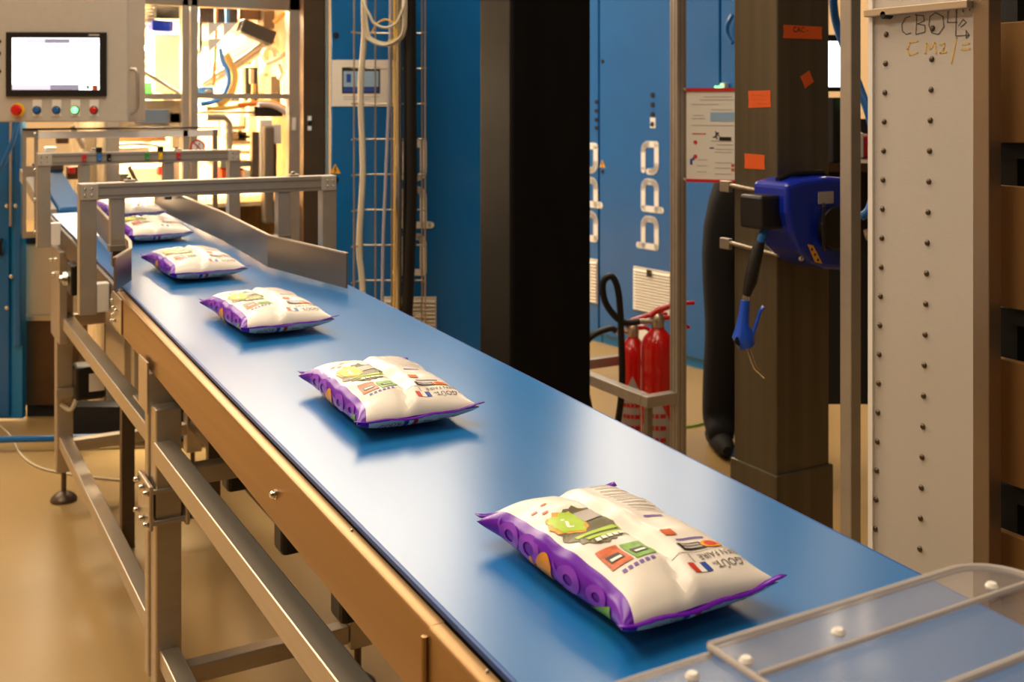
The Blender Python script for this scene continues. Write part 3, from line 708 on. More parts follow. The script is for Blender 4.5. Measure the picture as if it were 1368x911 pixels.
for zz in (tz(60), .2): 
    a = ptr.ab(521, 140)[0]; MB().cyl(ptr.pt(a, zz, -.06), ptr.pt(a, zz, -.235), .006, 8).build('standoff', 'steel', t, smooth=True)
def cable(nm, label, pts, r, mt, cat='cable', grp=None, sub=8):
    m = MB().spline([ptr.px(x, y, o_) for x, y, o_ in pts], r, 10, sub); o_ = m.build(nm, mt, None, smooth=True); tag(o_, label, cat, grp); return o_
LOW = 440+240
cable('cable_bundle', 'thick ivory cable bundle down one side of the wire tray', [(483, -60, -.04), (485, 40, -.04), (480, 120, -.04), (483, 230, -.04), (478, 330, -.04), (483, 400, -.04), (484, 612, -.04)], .0125, 'ivory_cable')
cable('conduit', 'shiny steel conduit pipe in the wire tray', [(532, -60, -.03), (532, 200, -.03), (530, 612, -.03)], .0145, 'chrome', 'pipe')
cable('thick_hose', 'thick black hose running down inside the wire tray', [(547, -60, -.028), (548, 120, -.028), (549, 250, -.028), (545, 380, -.028), (541, 470, -.028), (542, 612, -.028)], .024, 'black_rubber', 'hose')
cable('thin_cable', 'thin lilac grey cable slanting through the wire tray', [(521, -60, -.035), (519, 100, -.035), (514, 240, -.035), (510, 350, -.035), (508, 612, -.035)], .0065, 'lilac_cable')
cable('thin_cable', 'thin black cable beside the thick black hose', [(538, -60, -.03), (540, 150, -.03), (539, 300, -.03), (536, 612, -.03)], .006, 'black_rubber')
cable('thin_cable', 'thin yellow and green cable behind the steel conduit', [(525, -60, -.045), (526, 200, -.045), (524, 612, -.045)], .006, 'marker_yellow')
for k, (dx, dy, ww) in enumerate(((0, 0, 28), (2, 6, 25), (-2, 4, 27), (1, -12, 20))):
    cx_, cy_ = 515+dx, 30+dy
    pts = [(488+dx, -60, -.01), (487+dx, 0, .0+.013*k)]+[(cx_-ww*math.cos(a), cy_+ww*math.sin(a), .008+.013*k) for a in (.2, .8, 1.57, 2.3, 2.9)]+[(541+dx, 0, .0+.013*k), (538, -60, -.01)]
    cable('cable_loop', 'ivory cable hanging in a loop at the top of wire tray', pts, .0055, 'ivory_cable', 'cable', 'cable loops in the tray', 6)
cable('cable_loop', 'yellow green cable arching inside the ivory cable loops', [(498, 45, .03), (505, 32, .03), (518, 27, .03), (528, 34, .03), (531, 50, .03), (520, 56, .03)], .004, 'marker_yellow')

# ================================================================== BLACK COLUMN
cpt = O+ray(683, 140)*3.4; x0, y0 = cpt.x, cpt.y
t = thing('steel_column', 'wide black painted steel column rising beside the belt', 'column', (x0+.15, y0+.11, 0))
xw = .301; yw = .216
MB().box(x0, x0+xw, y0, y0+yw, .02, CEIL).build('shaft', 'black_column', t, bevel=.012, seg=3)
MB().box(x0-.06, x0+xw+.06, y0-.06, y0+yw+.06, 0, .02).build('base_plate', 'black_column', t, bevel=.003)
for dx in (-.035, xw+.035):
    for dy in (-.035, yw+.035): bolt((x0+dx, y0+dy, .02), (0, 0, 1), .012, .025, t, 'steel_dark')

# ================================================================== BLUE MACHINE ROW (right)
g0 = at_d(800, 140, 6.6); g1 = at_d(941, 140, 5.9); pg_ = Plane(g0, Vector((g1.x-g0.x, g1.y-g0.y, 0)))
def door_unit(label, xa, xb):
    t = thing('machine_housing', label, 'machine', tuple(pg_.px((xa+xb)/2, 140))[:2]+(0,), 'blue machine housings in a row')
    a, b = pg_.ab(xa, 140)[0], pg_.ab(xb, 140)[0]
    MB().pbox(pg_, a+.004, b-.004, .0, 2.14, -.6, -.03).build('body', 'blue_paint_edge', t)
    MB().pbox(pg_, a+.006, b-.006, .06, 2.13, -.03, 0).build('door', 'blue_paint', t, bevel=.006)
    return t
sc_ = pg_.ab(895, 250)[0]-pg_.ab(851, 250)[0]
t = door_unit('blue machine housing with white rounded letters and vent behind the extinguishers', 800, 906)
zb0 = pg_.ab(872, 334)[1]; zb3 = pg_.ab(872, 186)[1]
for mb in letters(pg_, pg_.ab(860, 330)[0]-.02, zb0, (pg_.ab(886, 250)[0]-pg_.ab(861, 250)[0])*.95, (zb3-zb0)/2.95): mb.build('letter', 'print_white', t)
v_, *_r = vent(pg_, t, 847, 355, 898, 413, 14)
MB().pboxpx(pg_, 867, 360, 873, 369, .016, .020).build('vent_badge', 'print_black', v_)
for py in (127, 140, 153, 166): plug(pg_, t, 872, py, .015)
MB().pboxpx(pg_, 869, 157, 876, 171, 0, .003).build('key_flap', 'print_white', t)
plug(pg_, t, 805, 82, .012); plug(pg_, t, 805, 229, .012); plug(pg_, t, 806, 377, .012); triangle_sign(pg_, t, 805, 219, .026)
m = MB().face([pg_.px(853, 423, .003), pg_.px(853, 466, .003), pg_.px(874, 458, .003), pg_.px(868, 445, .003)]); m.build('arrow_sticker', 'print_white', t)
t = door_unit('blue machine housing half hidden by the black column', 690, 800)
for mb in letters(pg_, pg_.ab(776, 320)[0], pg_.ab(785, 322)[1], pg_.ab(799, 250)[0]-pg_.ab(776, 250)[0], 46/F*6.6): mb.build('letter', 'print_white', t)
vent(pg_, t, 760, 340, 799, 397, 13)
for py in (136, 148, 160, 171): plug(pg_, t, 797, py, .013)
t = door_unit('plain blue machine housing behind the safety poster', 906, 962)
t2 = door_unit('plain blue machine housing with pipe beside the square column', 962, 1010)
m = MB().spline([pg_.px(984, 20, .03), pg_.px(977, 34, .03), pg_.px(977, 46, .03), pg_.px(984, 58, .03)], .012); m.build('pull_handle', 'blue_paint', t2, smooth=True)
sgl = MB().pboxpx(pg_, 967, 111, 973, 118, 0, .03).build('signal_lamp_base', 'white', t2)
MB().pboxpx(pg_, 963, 115, 971, 120, .03, .05).build('signal_lamp', 'green_glow', sgl)

# ================================================================== ALUMINIUM RACK, EXTINGUISHERS, POSTER
DP = 3.95
cp = O+ray(906, 140)*DP
t = thing('aluminium_rack', 'aluminium profile post with low rail around the fire extinguishers', 'rack', (cp.x, cp.y, 0))
pr = .044
MB().box(cp.x-pr/2, cp.x+pr/2, cp.y-pr/2, cp.y+pr/2, 0, 2.4).build('post', 'alu', t, bevel=.003)
for dx in (-.008, .010): MB().box(cp.x+dx-.002, cp.x+dx+.002, cp.y-pr/2-.0008, cp.y-pr/2+.001, .02, 2.38).build('post_groove', 'alu_dark', t)
for dy in (-.008, .010): MB().box(cp.x-pr/2-.0008, cp.x-pr/2+.001, cp.y+dy-.002, cp.y+dy+.002, .02, 2.38).build('post_groove', 'alu_dark', t)
zr = .41
kx = cp.x-.135; 
MB().box(kx-.02, cp.x-pr/2, cp.y-.02, cp.y+.02, zr-.04, zr).build('rail', 'alu', t, bevel=.003)
MB().box(kx-.02, kx+.02, cp.y+.02, cp.y+.55, zr-.04, zr).build('rail', 'alu', t, bevel=.003)
MB().box(kx-.02, kx+.02, cp.y+.55, cp.y+.59, 0, zr).build('post', 'alu', t, bevel=.003)
MB().box(kx-.012, kx+.012, cp.y-.012, cp.y+.012, 0, zr-.04).build('post', 'alu_dark', t, bevel=.003)
MB().box(kx+.02, cp.x+.3, cp.y+.555, cp.y+.585, zr-.04, zr).build('rail', 'alu', t, bevel=.003)

def extinguisher(label, px, d, ztop, r, hose):
    p = O+ray(px, 140)*d; x, y = p.x, p.y
    t = thing('fire_extinguisher', label, 'extinguisher', (x, y, 0), 'fire extinguishers in the rack')
    hb = ztop
    prof = [(0, r*.9), (.01, r), (hb-.085, r), (hb-.06, r*.95), (hb-.038, r*.8), (hb-.018, r*.52), (hb-.008, r*.38), (hb, r*.36)]
    MB().lathe((x, y, 0), prof, 28).build('cylinder', 'red', t, smooth=True)
    MB().lathe((x, y, hb), [(0, r*.38), (.02, r*.4), (.04, r*.34), (.05, r*.2)], 16).build('valve', 'wire', t, smooth=True)
    # label wrapped round the lower body, white curved shape
    m = MB(); vs = []; nseg = 14
    f_ = math.atan2(-y, -x)
    for k in range(nseg+1):
        a = f_-1.0+1.9*k/nseg; tt = k/nseg
        zt_ = .35-.12*abs(tt-.5)*2; zb_ = .06+.10*(1-tt)
        vs += [(x+(r+.001)*math.cos(a), y+(r+.001)*math.sin(a), zb_), (x+(r+.001)*math.cos(a), y+(r+.001)*math.sin(a), zt_)]
    m.add(vs, [(2*k, 2*k+2, 2*k+3, 2*k+1) for k in range(nseg)]); lb = m.build('label', 'print_grey', t, smooth=True)
    m = MB()
    for row in range(4):
        for k in (3, 5, 7, 9, 10):
            a = f_-1.0+1.9*k/nseg; z = .14+.045*row
            c0 = Vector((x+(r+.002)*math.cos(a), y+(r+.002)*math.sin(a), z)); tg = Vector((-math.sin(a), math.cos(a), 0))*.007
            m.face([c0-tg-Vector((0, 0, .008)), c0+tg-Vector((0, 0, .008)), c0+tg+Vector((0, 0, .008)), c0-tg+Vector((0, 0, .008))])
    m.build('label_print', 'red_flat', lb)
    cr = camdir(1, 0); b = Vector((x, y, hb+.04))
    MB().tube([b-cr*.03+Vector((0, 0, .0)), b+cr*.0+Vector((0, 0, .022)), b+cr*.06+Vector((0, 0, .045)), b+cr*.14+Vector((0, 0, .052))], [.012, .014, .010, .008], 10).build('lever', 'red', t, smooth=True)
    MB().tube([b-cr*.02+Vector((0, 0, -.01)), b+cr*.05+Vector((0, 0, -.005)), b+cr*.12+Vector((0, 0, -.045))], [.010, .009, .007], 10).build('carry_handle', 'red', t, smooth=True)
    MB().cyl(b-cr*.02+Vector((0, 0, -.02)), b-cr*.075+Vector((0, 0, -.02)), .011, 12).build('hose_fitting', 'steel', t, smooth=True)
    MB().spline([b+Vector((0, 0, -.02))-cr*.07]+[b+cr*u+Vector((0, 0, v)) for u, v in hose], .013, 10, 8).build('hose', 'black_rubber', t, smooth=True)
    return t
extinguisher('large red fire extinguisher with looped black hose in aluminium rack', 879, 4.16, .60, .066, [(-.14, -.02), (-.20, .05), (-.21, .13), (-.175, .15), (-.15, .08), (-.14, -.1), (-.14, -.3), (-.17, -.5)])
extinguisher('smaller red fire extinguisher standing behind the large one', 846, 4.46, .50, .060, [(-.1, -.01), (-.18, -.05), (-.21, -.14), (-.19, -.28), (-.16, -.42)])

ppo = Plane(at_d(950, 180, 3.80), camdir(1, -.42))
t = thing('safety_poster', 'white safety instruction poster with red edges hung beside the square column', 'poster', tuple(ppo.px(950, 243, 0)))
a0, a1 = ppo.ab(917, 180)[0], ppo.ab(990, 180)[0]; zt_ = ppo.ab(940, 119)[1]; zb_ = ppo.ab(940, 242)[1]; wz = zt_-zb_
MB().pbox(ppo, a0, a1, zb_, zt_, -.004, 0).build('sheet', 'paper', t)
MB().pbox(ppo, a0, a1, zt_-.008, zt_+.004, -.006, .004).build('edge_strip', 'red_flat', t); MB().pbox(ppo, a0, a1, zb_-.004, zb_+.007, -.006, .004).build('edge_strip', 'red_flat', t)
PR = lambda m, x0, y0, x1, y1, o_=.001: m.pboxpx(ppo, x0, y0, x1, y1, 0, o_)
m = MB()
for yy, x0, x1 in ((129, 940, 978), (133, 935, 980), (139, 924, 960), (146, 950, 978), (154, 926, 940), (158, 924, 942), (167, 924, 980), (188, 950, 978), (193, 957, 979), (199, 955, 979), (203, 955, 978), (213, 931, 945), (217, 955, 978), (221, 931, 945), (224, 955, 976), (229, 931, 944), (232, 955, 978)): PR(m, x0, yy, x1, yy+.8)
m.build('text_line', 'print_grey', t)
m = MB(); PR(m, 949, 150, 981, 162); m.build('blue_box', 'print_sky', t)
m = MB(); PR(m, 961, 183, 977, 188, .0014)
pa, pb_ = ppo.ab(956, 180); k_ = .0035
stroke(m, ppo, [(pa-2.2*k_, pb_-2.6*k_), (pa-.4*k_, pb_-2*k_), (pa+.8*k_, pb_)], .004, .0014); stroke(m, ppo, [(pa+1.6*k_, pb_-4*k_), (pa+.4*k_, pb_-1.6*k_), (pa+.8*k_, pb_), (pa+.2*k_, pb_+3*k_)], .004, .0014)
stroke(m, ppo, [(pa+.8*k_, pb_), (pa+3.6*k_, pb_-1*k_)], .003, .0014); disc_on(m, ppo, pa+2.2*k_, pb_+1.4*k_, .004, .0014); m.build('pictogram', 'print_black', t)
m = MB()
for yy in (190, 209):
    a, b = ppo.ab(929, yy); disc_on(m, ppo, a, b, .007, .0012)
m.build('red_mark', 'print_red', t)
m = MB(); PR(m, 922, 212, 925, 220); PR(m, 925, 210, 928, 214); PR(m, 948, 197, 954, 198.5); m.build('blue_mark', 'print_blue', t)
m = MB(); PR(m, 925, 178, 943, 179.5); PR(m, 977, 219, 981, 223); PR(m, 977, 225, 981, 229); m.build('orange_mark', 'print_rust', t)
for zz in (zt_-.0, zb_): MB().cyl(ppo.pt(a0, zz, -.004), Vector((cp.x+.015, cp.y-.015, zz)), .005, 8).build('hanger', 'steel', t)

# ================================================================== PERSON IN BLACK (behind the square column)
DPs = 4.6
pp_ = O+ray(986, 140)*DPs
t = thing('person', 'person in black work clothes and black shoes standing behind square column', 'person', (pp_.x, pp_.y, 0))
R_ = camdir(1, 0); Fw = camdir(0, 1)
def bod(px, z, fw=0.): q = O+ray(px, 140)*DPs+Fw*fw; return (q.x, q.y, z)
J = [bod(990, .96), bod(1000, 1.13), bod(1018, 1.30), bod(1030, 1.42), bod(1036, 1.50), bod(1042, 1.58), bod(1045, 1.66, -.0), bod(1046, 1.72)]
RAD = [.155, .145, .165, .12, .058, .072, .085, .055]
E_ = [(i, i+1) for i in range(7)]
for sg in (-1, 1):
    k = len(J)
    J += [bod(987+sg*22, .90), bod(986+sg*18, .52, -.02), bod(984+sg*20, .27, .02), bod(984+sg*22, .10, .03), bod(982+sg*24, .055, -.10)]
    RAD += [.110, .092, .085, .078, .055]; E_ += [(0, k), (k, k+1), (k+1, k+2), (k+2, k+3), (k+3, k+4)]
    k2 = len(J)
    J += [bod(1030+sg*40, 1.38), bod(1024+sg*48, 1.17, .05), bod(1040+sg*40, 1.02, .20), bod(1046+sg*36, 1.0, .26)]
    RAD += [.07, .055, .046, .038]; E_ += [(3, k2), (k2, k2+1), (k2+1, k2+2), (k2+2, k2+3)]
    for fi in range(5):
        b0 = Vector(bod(1048+sg*(38-3*fi), .99+.004*fi, .29)); k3 = len(J)
        if fi == 4: b1 = b0+R_*(-sg*.035)+Vector((0, 0, -.02)); b2 = b1+Fw*-.02+Vector((0, 0, -.02))
        else: b1 = b0+Fw*(.035+.004*(fi % 2))+R_*(sg*(.012-.009*fi)); b2 = b1+Vector((0, 0, -.02))+Fw*.022
        J += [tuple(b0), tuple(b1), tuple(b2)]; RAD += [.011, .0095, .008]; E_ += [(k2+3, k3), (k3, k3+1), (k3+1, k3+2)]
me = bpy.data.meshes.new('body'); off = Vector(t.location); me.from_pydata([tuple(Vector(j)-off) for j in J], E_, [])
tmp = bpy.data.objects.new('body_tmp', me); C.objects.link(tmp)
sk = tmp.modifiers.new('skin', 'SKIN'); sk.use_smooth_shade = True
for i, sv in enumerate(me.skin_vertices[0].data): sv.radius = (RAD[i], RAD[i]); sv.use_root = (i == 0)
ss = tmp.modifiers.new('sub', 'SUBSURF'); ss.levels = 1; ss.render_levels = 1
dg = bpy.context.evaluated_depsgraph_get(); dg.update()
bme = bpy.data.meshes.new_from_object(tmp.evaluated_get(dg)); bpy.data.objects.remove(tmp)
bme.materials.clear()
for mm in ('black_cloth', 'skin', 'black_cloth'): bme.materials.append(MATS[mm])
for p_ in bme.polygons:
    cz = p_.center.z; p_.use_smooth = True
    hand = cz > .88 and cz < 1.1 and p_.center.dot(Fw) > .235
    p_.material_index = 1 if cz > 1.51 or hand else (2 if cz < .10 else 0)
ob = bpy.data.objects.new('body', bme); C.objects.link(ob); ob.parent = t
m = MB(); hc = Vector(bod(1045, 1.645))
vs = []; fs = []
for i in range(9):
    la = math.radians(-12+102*i/8)
    for k in range(20):
        a = 2*math.pi*k/20; rr = .094
        vs.append(hc+R_*(rr*math.cos(la)*math.cos(a))+Fw*(rr*1.12*math.cos(la)*math.sin(a)-.006)+Vector((0, 0, .01+.105*math.sin(la))))
for i in range(8):
    for k in range(20): fs.append((i*20+k, i*20+(k+1) % 20, (i+1)*20+(k+1) % 20, (i+1)*20+k))
m.add(vs, fs); m.build('hair', 'hair', t, smooth=True)
for sg in (-1, 1):
    MB().lathe(hc+R_*(sg*.085)+Fw*.0+Vector((0, 0, -.015)), [(0, .018), (.012, .022), (.018, .012)], 12, tuple(R_*sg)).build('ear', 'skin', t, smooth=True)
    MB().lathe(hc+R_*(sg*.032)+Fw*.082+Vector((0, 0, .005)), [(0, .012), (.006, .010), (.009, .004)], 12, tuple(Fw)).build('eye', 'print_white', t, smooth=True)
    sx = 983+sg*23; q = Vector(bod(sx, .045, -.03))
    s1 = MB().tube([q+Fw*.12, q+Fw*.07, q-Fw*.02, q-Fw*.10, q-Fw*.17], [.04, .052, .05, .042, .02], 12).build('shoe', 'black_cloth', t, smooth=True)
    MB().box(q.x-.012, q.x+.012, q.y-.06, q.y-.05, .055, .07).build('reflective_tab', 'white', s1)
MB().tube([hc+Fw*.085+Vector((0, 0, .0)), hc+Fw*.108+Vector((0, 0, -.03)), hc+Fw*.09+Vector((0, 0, -.036))], [.006, .012, .008], 8).build('nose', 'skin', t, smooth=True)
MB().tube([hc+Fw*.084-R_*.022+Vector((0, 0, -.06)), hc+Fw*.09+Vector((0, 0, -.062)), hc+Fw*.084+R_*.022+Vector((0, 0, -.06))], .006, 8).build('mouth', 'print_red', t, smooth=True)

# ================================================================== SQUARE STEEL COLUMN
DC = 3.0
cc_ = O+ray(1038, 140)*DC; x0, y0 = cc_.x, cc_.y; xw, yw = .200, .178
t = thing('square_column', 'square brushed steel column with orange tape pieces and boxed foot', 'column', (x0+.1, y0+.09, 0))
MB().box(x0, x0+xw, y0, y0+yw, 0, CEIL).build('shaft', 'column_steel', t, bevel=.006, seg=3)
zf = at_Y(1070, 628, y0).z
MB().box(x0-.008, x0+xw+.008, y0-.008, y0+yw+.008, 0, zf).build('foot_sleeve', 'column_steel', t, bevel=.004)
for py in (253, 331):
    z = at_X(1000, py, x0).z
    MB().cyl((x0-.012, y0+yw+.03, z+.01), (x0-.012, y0-.02, z-.004), .006, 10).build('clamp_rod', 'steel', t, smooth=True)
    MB().box(x0-.02, x0-.004, y0+yw, y0+yw+.04, z-.012, z+.02).build('clamp_lug', 'steel', t, bevel=.002)
pcl = Plane((x0, y0+yw, 0), (0, -1, 0)); pcr = Plane((x0, y0, 0), (1, 0, 0))
TAPES = [(pcr, 1046, 33, 1098, 53, 0, 'orange tape strip with black writing near top of square column'), (pcr, 1069, 94, 1087, 118, .5, 'small torn orange tape piece stuck crooked below lettered strip'),
         (pcl, 1000, 121, 1030, 144, .02, 'orange tape piece with faint writing on column side facing belt'), (pcl, 995, 205, 1022, 227, 0, 'plain orange tape piece above the steel clamp rods')]
for pl_, u0, v0, u1, v1, rt, lab in TAPES:
    aa0, bb1 = pl_.ab(u0, v0); aa1, bb0 = pl_.ab(u1, v1); ca, cb = (aa0+aa1)/2, (bb0+bb1)/2; ha, hb = (aa1-aa0)/2, (bb1-bb0)/2
    if rt > .3: ha, hb = ha*.75, hb*.75
    P4 = []
    for sx_, sy_ in ((-1, -1), (-.96, .0), (-1, 1), (1, .96), (.97, 0), (1, -.95)):
        x_, y_ = sx_*ha, sy_*hb; P4.append(pl_.pt(ca+x_*math.cos(rt)-y_*math.sin(rt), cb+x_*math.sin(rt)+y_*math.cos(rt), .0005))
    tp = thing('orange_tape', lab, 'tape', tuple(pl_.pt(ca, bb0, .0005)), 'orange tape on the square column')
    MB().prism(P4, pl_.n*.0008).build('strip', 'orange', tp)
    if u0 == 1046:
        m = MB(); text_on(m, pl_, 'CAC -', .022, ca-.01, cb+.006, .0018); m.build('writing', 'print_black', tp)
    if u0 == 1000:
        m = MB()
        for k in range(3): stroke(m, pl_, [(ca-ha*.7, cb+hb*(.5-.5*k)), (ca+ha*.7, cb+hb*(.45-.5*k))], .0016, .0018)
        m.build('writing', 'print_rust', tp)

# hose reel with blow gun
pf = Plane(at_d(1066, 300, 2.86), (1, 0, 0))
t = thing('hose_reel', 'dark blue air hose reel on the square column', 'hose reel', tuple(pf.px(1070, 362)))
out = [(1030, 246), (1050, 240), (1085, 236), (1118, 238), (1128, 246), (1130, 352), (1118, 362), (1080, 360), (1062, 352), (1046, 335), (1036, 312), (1030, 285)]
sh = [pf.ab(x+22, y) for x, y in out]
m = MB().prism([pf.pt(a, b, 0) for a, b in sh], -pf.n*.135); m.build('housing', 'blue_plastic', t, bevel=.014, seg=3)
ca, cb = pf.ab(1105, 305)
m = MB(); disc_on(m, pf, ca+.02, cb, .058, 0, 28, .018); m.build('drum_cover', 'black_plastic', t, bevel=.004)
m = MB().tube([pf.px(1096, 272, .012), pf.px(1092, 276, .022), pf.px(1092, 330, .022), pf.px(1096, 334, .012)], .004, 8); m.build('handle', 'black_plastic', t, smooth=True)
MB().pboxpx(pf, 1093, 256, 1113, 272, 0, .002).build('rating_label', 'print_grey', t)
q0 = pf.pt(*pf.ab(1052, 290), -.07)
psd = Plane(pf.pt(pf.ab(1052, 300)[0]-.0015, 1, 0), (0, -1, 0))
mm_ = MB().box(q0.x-.06, q0.x+.02, q0.y-.04, q0.y+.05, q0.z-.035, q0.z+.055); mm_.build('hose_outlet', 'black_plastic', t, bevel=.008)
m = MB(); a0_, b0_ = pf.ab(1086, 344)
m.add([pf.pt(*pf.ab(1078, 326), .0015), pf.pt(*pf.ab(1086, 328), .0015), pf.pt(*pf.ab(1098, 352), .0015), pf.pt(*pf.ab(1088, 350), .0015)], [(0, 1, 2, 3)]); sk_ = m.build('warning_sticker', 'amber', t)
m = MB()
for (u, v) in ((1084, 333), (1088, 340), (1092, 347)): disc_on(m, pf, *pf.ab(u, v), .004, .0022, 10)
m.build('sticker_mark', 'print_black', sk_)
MB().box(pf.pt(ca, cb, 0).x+.0, x0+xw, pf.p.y+.13, y0+.002, cb-.05, cb+.05).build('mounting_bracket', 'steel_dark', t)
MB().tube([pf.px(1060, 242, -.06), pf.px(1078, 234, -.06), pf.px(1120, 232, -.06), pf.px(1128, 240, -.06)], .008, 8).build('top_handle', 'black_plastic', t, smooth=True)
bolt(pf.px(1070, 345, 0), tuple(pf.n), .006, .006, t)

DG = 2.88
def gp(x, y, dd=0): return at_d(x, y, DG+dd)
t = thing('blow_gun', 'blue air blow gun with bent metal nozzle hanging from the reel', 'blow gun', tuple(gp(1003, 505)))
MB().spline([gp(1032, 290, .05), gp(1020, 310), gp(1014, 330)], .0105, 10).build('air_hose', 'blue_hose', t, smooth=True)
MB().tube([gp(1017, 318), gp(1012, 335), gp(1003, 375), gp(997, 395)], [.011, .017, .018, .011], 12).build('bend_sleeve', 'black_rubber', t, smooth=True)
MB().cyl(gp(997, 394), gp(996, 402), .009, 10).build('connector', 'chrome', t, smooth=True)
MB().tube([gp(996, 401), gp(994, 420), gp(992, 435), gp(993, 448), gp(998, 462), gp(1001, 466)], [.0125, .014, .017, .030, .024, .008], 14).build('body', 'blue_gun', t, smooth=True)
MB().spline([gp(1006, 446, -.01), gp(1012, 428, -.01), gp(1016, 415, -.01), gp(1021, 410, -.01)], .0055, 8).build('trigger', 'blue_gun', t, smooth=True)
MB().tube([gp(985, 450, -.02), gp(982, 456, -.02), gp(987, 461, -.02)], .004, 8).build('hanging_loop', 'black_plastic', t, smooth=True)
MB().tube([gp(999, 464), gp(1005, 482), gp(1009, 492), gp(1022, 504)], .0052, 8).build('nozzle', 'chrome', t, smooth=True)

# slender post
cs = O+ray(1137, 140)*2.75
o = MB().box(cs.x, cs.x+.036, cs.y, cs.y+.038, 0, 2.6).build('slim_post', 'alu', None, bevel=.003); tag(o, 'slim square aluminium post between square column and riveted panel', 'post')
tag(MB().spline([at_d(1112, -40, 3.3), at_d(1114, 10, 3.3), at_d(1120, 40, 3.3), at_d(1140, 95, 3.25), at_d(1160, 150, 3.2), at_d(1169, 190, 3.2), at_d(1170, 240, 3.2), at_d(1162, 278, 3.2), at_d(1150, 290, 3.2)], .0125, 10).build('air_hose', 'blue_hose', None, smooth=True), 'blue air hose looping behind the slim post', 'hose')

# ================================================================== BENCH AND MONITOR BEHIND
bx = at_d(1140, 200, 4.0)
t = thing('work_bench', 'dark work bench cluttered with parts behind the slim post', 'bench', (bx.x, bx.y, 0))
zt_ = at_d(1150, 212, 4.0).z
U = camdir(1, 0); V = camdir(0, 1)
plb = Plane((bx.x, bx.y, 0), U)
MB().pbox(plb, -.24, .45, zt_-.03, zt_, -.30, .3).build('bench_top', 'brown_steel', t)
MB().pbox(plb, -.12, .43, at_d(1150, 540, 4.0).z, zt_-.03, -.28, .0).build('cupboard', 'dark', t)
for a in (-.10, .40):
    for o_ in (-.26, -.06): MB().pbox(plb, a-.02, a+.02, 0, at_d(1150, 372, 4.0).z, o_-.02, o_+.02).build('leg', 'dark', t)
MB().pbox(plb, -.24, .45, zt_, at_d(1150, 160, 4).z, -.30, -.27).build('rear_rail', 'dark', t)
for k, (x0_, y0_, x1_, y1_, mt) in enumerate(((1151, 178, 1160, 206, 'white'), (1161, 182, 1170, 208, 'red_flat'), (1109, 170, 1119, 198, 'steel_dark'))):
    a0_, b1_ = plb.ab(x0_, y0_); a1_, _ = plb.ab(x1_, y1_)
    tb = thing('parts_bin', ['small white parts box on the dark bench', 'small red parts box on the dark bench', 'small grey parts box below the monitor'][k], 'box', tuple(plb.pt((a0_+a1_)/2, zt_, -.1)), 'boxes on the bench')
    MB().pbox(plb, a0_, a1_, zt_, b1_, -.16, -.05).build('box_body', mt, tb, bevel=.004); MB().pbox(plb, a0_+.006, a1_-.006, b1_, b1_+.006, -.15, -.06).build('box_lid', 'beige_paint', tb)
tag(MB().spline([plb.px(1150, 312, .05), plb.px(1160, 308, .06), plb.px(1175, 296, .05)], .02, 8).build('folded_rag', 'beige_paint', None, smooth=True), 'pale rolled cloth hanging at the dark bench front', 'cloth')
pmn = Plane(at_d(1110, 90, 3.8), camdir(1, .1))
t = thing('computer_monitor', 'black framed monitor with bright white screen behind square column', 'monitor', tuple(pmn.px(1100, 128)))
MB().pboxpx(pmn, 1062, 46, 1126, 122, -.04, 0).build('frame', 'black_plastic', t, bevel=.004)
MB().pboxpx(pmn, 1066, 55, 1124, 116, 0, .002).build('screen', 'screen', t)
q = pmn.px(1095, 122, -.03); MB().box(q.x-.02, q.x+.02, q.y-.02, q.y+.02, zt_, q.z+.02).build('stand', 'black_plastic', t)
g_ = pmn.px(1119, 138, .07); sb_ = MB().box(g_.x-.06, g_.x+.04, g_.y-.0, g_.y+.05, zt_, g_.z+.02).build('switch_box', 'dark', None, bevel=.004)
tag(sb_, 'dark switch box with green lamp under the monitor', 'switch box')
MB().lathe(g_, [(0, .014), (.01, .014), (.016, .008)], 14, tuple(pmn.n)).build('green_lamp', 'green_glow', sb_, smooth=True)

# ================================================================== RIVETED WHITE PANEL AND RACK OF BOXES
XP = 1.80
pv = Plane((XP, 0, 0), (0, -1, 0))
ya, yb = at_X(1168, 200, XP).y, at_X(1302, 200, XP).y; yc = at_X(1324, 200, XP).y
t = thing('riveted_panel', 'tall white riveted panel with pencil writing in a steel frame', 'panel', (XP, (ya+yb)/2, 0))
ztp = at_X(1240, 14, XP).z
MB().box(XP, XP+.012, yb, ya, 0, ztp+.05).build('sheet', 'white_panel', t)
MB().box(XP-.006, XP+.03, yc, yb, 0, ztp+.3).build('frame_post', 'steel_mid', t, bevel=.002)
MB().box(XP-.022, XP+.002, yb-.0, ya+.01, ztp-.004, ztp+.012).build('top_bar', 'steel', t, bevel=.002)
MB().box(XP-.006, XP+.03, ya, ya+.012, 0, ztp+.05).build('edge_strip', 'white', t)
k1 = at_X(1189, 20, XP); MB().lathe((XP, k1.y, k1.z), [(0, .009), (.02, .009), (.022, .007)], 12, (-1, 0, 0)).build('knob', 'black_plastic', t, smooth=True)
rv = None
for (u0, v0, u1, v1, nn) in ((1184, 46, 1169, 745, 19), (1246, 38, 1229, 733, 18)):
    for k in range(nn):
        f_ = k/(nn-1); p_ = at_X(u0+(u1-u0)*f_, v0+(v1-v0)*f_, XP)
        if rv is None:
            rv = MB().lathe(Vector((XP, p_.y, p_.z)), [(0, .0062), (.002, .006), (.004, .004), (.0045, .001)], 10, (-1, 0, 0)).build('rivet', 'steel_dark', t, smooth=True); rp = p_.copy()
        else:
            c = rv.copy(); C.objects.link(c); c.location = rv.location+(p_-rp); c.parent = t
def arcp(ca, cb, r1, r2, a0, a1, n=10): return [(ca+r1*math.cos(math.radians(a0+(a1-a0)*k/n)), cb+r2*math.sin(math.radians(a0+(a1-a0)*k/n))) for k in range(n+1)]
def pj(px, py): return pv.ab(px, py)
